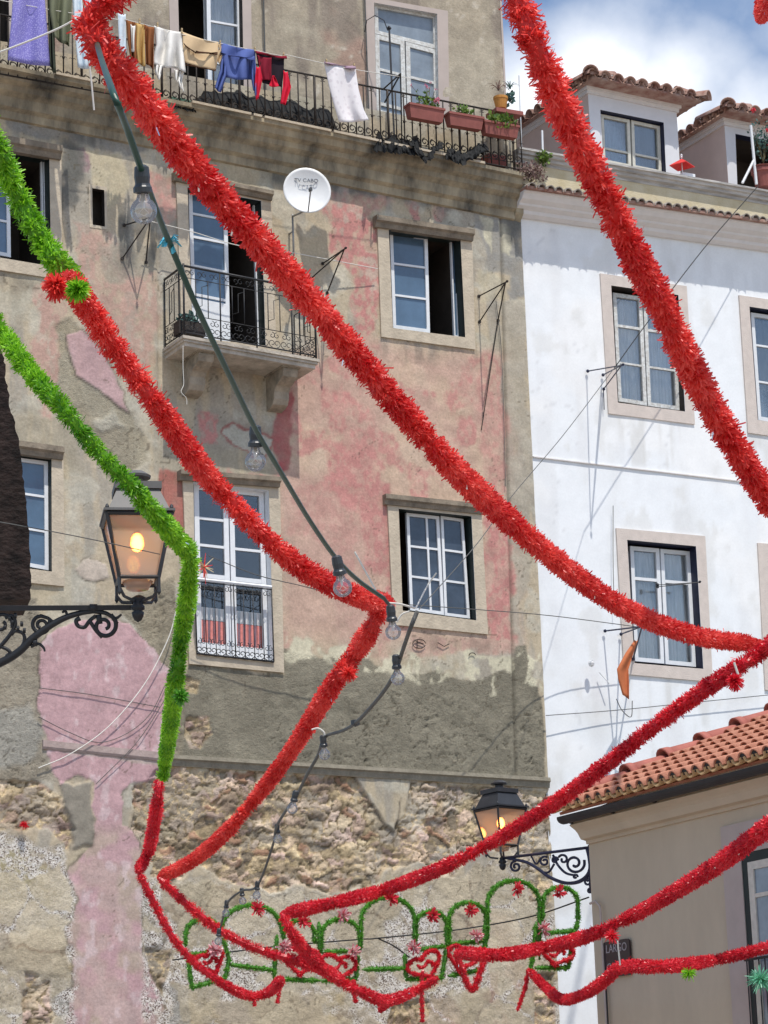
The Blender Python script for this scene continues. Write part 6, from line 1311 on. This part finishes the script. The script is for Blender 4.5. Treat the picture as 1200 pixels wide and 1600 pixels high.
pt_ = thing('parasol', 'small red parasol peeking over the parapet between the dormers', 'parasol', P(1066, 275, .05)); apx = P(1065, 248, .05); rim = []
for k in range(4):
    a = math.pi/4+math.pi/2*k+.5; rim.append(apx+V(math.cos(a)*.20, math.sin(a)*.20, -.115))
mb = MB(); mb.add([apx]+rim+[apx-UP*.012]+[r-UP*.012 for r in rim], [(0, 1+k, 1+(k+1) % 4) for k in range(4)]+[(5, 6+(k+1) % 4, 6+k) for k in range(4)]+[(1+k, 6+k, 6+(k+1) % 4, 1+(k+1) % 4) for k in range(4)]); mb.build('canopy', mat('red_canopy', (.72, .05, .045), .6), pt_)
mb = MB(); mb.tube([apx+UP*.07, apx-UP*.4], .008, 6); mb.lathe(apx+UP*.02, [(.001, .06), (.02, .04), (.012, .01), (.02, 0)], 8); mb.build('pole', M['whitepaint'], pt_)
mb = MB(); q = P(1073, 272, .0); mb.hexa([q+V(x, y, z) for z in (-.1, .0) for x, y in ((-.1, -.05), (.12, -.05), (.12, .05), (-.1, .05))]); mb.build('valance', M['whitepaint'], pt_)
# ================================================================== SATELLITE DISH
dc = P(480, 297, .55); dt = thing('satellite_dish', 'white satellite dish on an arm between the balcony door and the upper window', 'satellite dish', P(460, 345, .0))
dn_ = V(-.30, -.93, .10); dn_ /= np.linalg.norm(dn_); dx = np.cross(dn_, UP); dx = -dx/np.linalg.norm(dx); dz = np.cross(dx, -dn_); dz = dz if dz[2] > 0 else -dz
Rd = .305; mb = MB(); prof_ = [(max(Rd*k/10, .0005), .085*((k/10)**2)) for k in range(11)]
vs = []; fs = []; nn = 40
for o_ in (0, -.010):
    for r_, h_ in prof_:
        for j in range(nn):
            a = 2*math.pi*j/nn; vs.append(dc+dn_*(h_-.085+o_)+dx*math.cos(a)*r_*1.08+dz*math.sin(a)*r_*1.12)
k1 = 11*nn
for i in range(10):
    for j in range(nn):
        a, b, c_, d = i*nn+j, i*nn+(j+1) % nn, (i+1)*nn+(j+1) % nn, (i+1)*nn+j; fs += [(a, b, c_, d), (k1+d, k1+c_, k1+b, k1+a)]
for j in range(nn): fs.append((10*nn+j, 10*nn+(j+1) % nn, k1+10*nn+(j+1) % nn, k1+10*nn+j))
mb.add(vs, fs); mb.build('dish', M['dish'], dt, smooth=True)
mb = MB(); l0 = dc+dz*-.30+dn_*0; lnb = dc+dn_*.26+dz*-.12; mb.tube([dc-dz*.33-dn_*.02, lnb-dz*.02], .010, 6); mb.build('feed_arm', M['galv'], dt)
mb = MB(); mb.lathe(lnb, [(.024, -.02), (.028, .02), (.022, .05), (.001, .06)], 10, ax=-dn_); mb.build('receiver', M['socket'], dt)
mb = MB(); w0 = P(459, 395, .02); w1 = V(w0[0], w0[1]-.0, w0[2]); pole_t = P(457, 338, .12); pole_b = P(459, 400, .12)
mb.tube([pole_t+UP*.03, pole_b], .014, 8); mb.tube([pole_b+UP*.06, V(pole_b[0], D, pole_b[2]+.06)], .012, 6); mb.tube([pole_b+UP*.36, V(pole_b[0], D, pole_b[2]+.36)], .012, 6); mb.tube([pole_t, (pole_t+dc-dz*.26)/2-UP*.02, dc-dz*.24-dn_*.09], .014, 8); mb.build('mast', M['galv'], dt, smooth=True)
def text(s_, size, org, ex_, ez_, m, parent, name='lettering', ext=.001):
    cu_ = bpy.data.curves.new(name, 'FONT'); cu_.body = s_; cu_.size = size; cu_.extrude = ext; cu_.align_x = 'CENTER'; cu_.align_y = 'CENTER'
    tmp = bpy.data.objects.new('tmp', cu_); COL.objects.link(tmp); bpy.context.view_layer.update(); dg = bpy.context.evaluated_depsgraph_get(); me = bpy.data.meshes.new_from_object(tmp.evaluated_get(dg)); bpy.data.objects.remove(tmp)
    me.materials.clear(); me.materials.append(m); o = bpy.data.objects.new(name, me); link(o, parent)
    ex_ = np.array(ex_)/np.linalg.norm(ex_); ez_ = np.array(ez_)/np.linalg.norm(ez_); n_ = np.cross(ex_, ez_); of = np.array(org)-worldloc(parent)
    o.matrix_local = Matrix(((ex_[0], ez_[0], n_[0], of[0]), (ex_[1], ez_[1], n_[1], of[1]), (ex_[2], ez_[2], n_[2], of[2]), (0, 0, 0, 1))); return o
text('TV CABO', .078, dc+dz*.16-dn_*.030, dx, dz, M['dishmark'], dt, ext=.003); text('----- --- ----', .045, dc+dz*.10-dn_*.048, dx, dz, M['dishmark'], dt, ext=.003)
# ================================================================== WALL BRACKETS
def bracket(label, tip, p, roots, m='ironbrown', r=.010, extra=(), hook=None):
    T = P(*tip, p); mb = MB()
    for rr in roots: mb.tube([P(*rr, .0), T], r, 5); mb.lathe(P(*rr, 0.005), [(.025, 0), (.025, .012)], 8, ax=V(0, -1, 0))
    for e_ in extra: mb.tube([P(a, b, q) for a, b, q in e_], r*.7, 5)
    mb.lathe(T-V(0, .02, 0), [(.014, 0), (.02, .02), (.012, .04)], 8, ax=V(0, -1, 0)); return tag(mb.build('clothesline_bracket', M[m]), label, 'bracket', 'iron line brackets on the walls')
bracket('iron bracket between the balcony and the upper window', (538, 389), .75, [(504, 412), (485, 436), (511, 458)])
bracket('iron bracket right of the half open window', (790, 441), .75, [(748, 463), (749, 503), (778, 501)], extra=[[(778, 501, .01), (752, 672, .01)]])
bracket('iron bracket behind the topmost bulb', (235, 340), .45, [(191, 404), (228, 410), (194, 352)])
bracket('iron bracket on the white wall by the curtained window', (971, 571), .95, [(918, 580), (942, 586), (943, 608)], m='ironblue', extra=[[(943, 608, .01), (944, 640, .01)]])
bracket('iron bracket holding the orange flag', (1003, 979), .8, [(945, 986), (970, 991), (989, 1030)], m='ironblue', r=.012)
q = MB(); q.tube([P(608, 42, .1), P(617, 235, .3)], .014, 6); q.lathe(P(608, 44, .1), [(.03, -.02), (.03, .02)], 8, ax=V(.4, -1, .6)); q.tube([P(598, 140, .3), P(626, 115, 1.0)], .012, 5); q.tube([P(601, 160, .3), P(626, 115, 1.0)], .012, 5); q.tube([P(628, 225, .3), P(626, 115, 1.0)], .010, 5)
q.tube([P(570, 50, -.25), P(573, 32, -.1), P(586, 24, .0), P(600, 32, .1), P(606, 48, .1)], .007, 6); tag(q.build('iron_mast', M['iron']), 'tall thin iron mast with stays rising from the railing before the flaking door', 'mast')
bracket('black clamp and wire across the white casement window', (1091, 910), .15, [(1027, 917), (1027, 914)], m='iron', r=.006)
# orange flag
cloth('flag', 'small faded orange cloth hanging from the lower iron bracket', 'flag', [([(992, 1000), (978, 1020), (964, 1046), (966, 1062), (973, 1086)], [(996, 1000), (990, 1020), (982, 1046), (983, 1070), (983, 1092)])], cl_('orange_flag', (.50, .16, .07)), p=.55, wave=.03, group='single flag', freq=2)
mb = MB(); kq = P(924, 1037, .1); mb.lathe(kq, [(.001, -.05), (.035, -.03), (.045, .01), (.03, .04), (.001, .05)], 12); mb.tube([P(936, 1050, .03), P(952, 1068, .1)], .008, 5); tag(mb.build('wall_knob', M['dish']), 'small white knob with a bent pin on the white wall', 'knob')
# graffiti scratches
mb = MB()
mb.tube(catmull([V(*P(655+10*math.cos(a), 1006+7*math.sin(a), .022), 0) for a in np.linspace(.3, 6.2, 12)], 4)[:, :3], .006, 4); mb.tube([P(650, 1002, .022), P(662, 1006, .022)], .006, 4); mb.tube([P(652, 1000, .022), P(652, 1012, .022), P(660, 1013, .022)], .006, 4)
mb.tube([P(684, 1004, .022), P(694, 1010, .022), P(702, 1006, .022)], .006, 4); mb.tube(catmull([V(*P(738+5*math.cos(a), 1024+4*math.sin(a), .022), 0) for a in np.linspace(3, 6.2, 6)], 3)[:, :3], .006, 4); mb.build('graffiti', M['ironbrown'], old)
# street sign on the beige wall
sp4 = [bp(943.3, 1473, .02), bp(985, 1465.7, .02), bp(988, 1523, .02), bp(945.7, 1528, .02)]
TL, TR, BR, BL = sp4; sg = thing('street_sign', 'dark plum enamel street sign on the beige wall, half covered by a red garland', 'street sign', (BL+BR)/2)
def sgp(s_, t): return (BL*(1-s_)+BR*s_)*(1-t)+(TL*(1-s_)+TR*s_)*t
o_ = []; rcx, rcy = .12, .09
for (cx, cy, a0) in ((1-rcx, 1-rcy, 0), (rcx, 1-rcy, 90), (rcx, rcy, 180), (1-rcx, rcy, 270)):
    for k in range(5):
        a = math.radians(a0+k*22.5); o_.append(sgp(cx+rcx*math.cos(a), cy+rcy*math.sin(a)))
mb = MB(); mb.prism(o_, (-.02, 0, 0)); mb.build('plate', M['sign'], sg)
wS = np.linalg.norm(TR-TL); hS = np.linalg.norm(TL-BL)
text('LARGO', wS*.24, sgp(.52, .78)-V(.022, 0, 0), TR-TL, TL-BL, M['signtext'], sg); text('C', wS*.24, sgp(.22, .26)-V(.022, 0, 0), TR-TL, TL-BL, M['signtext'], sg)
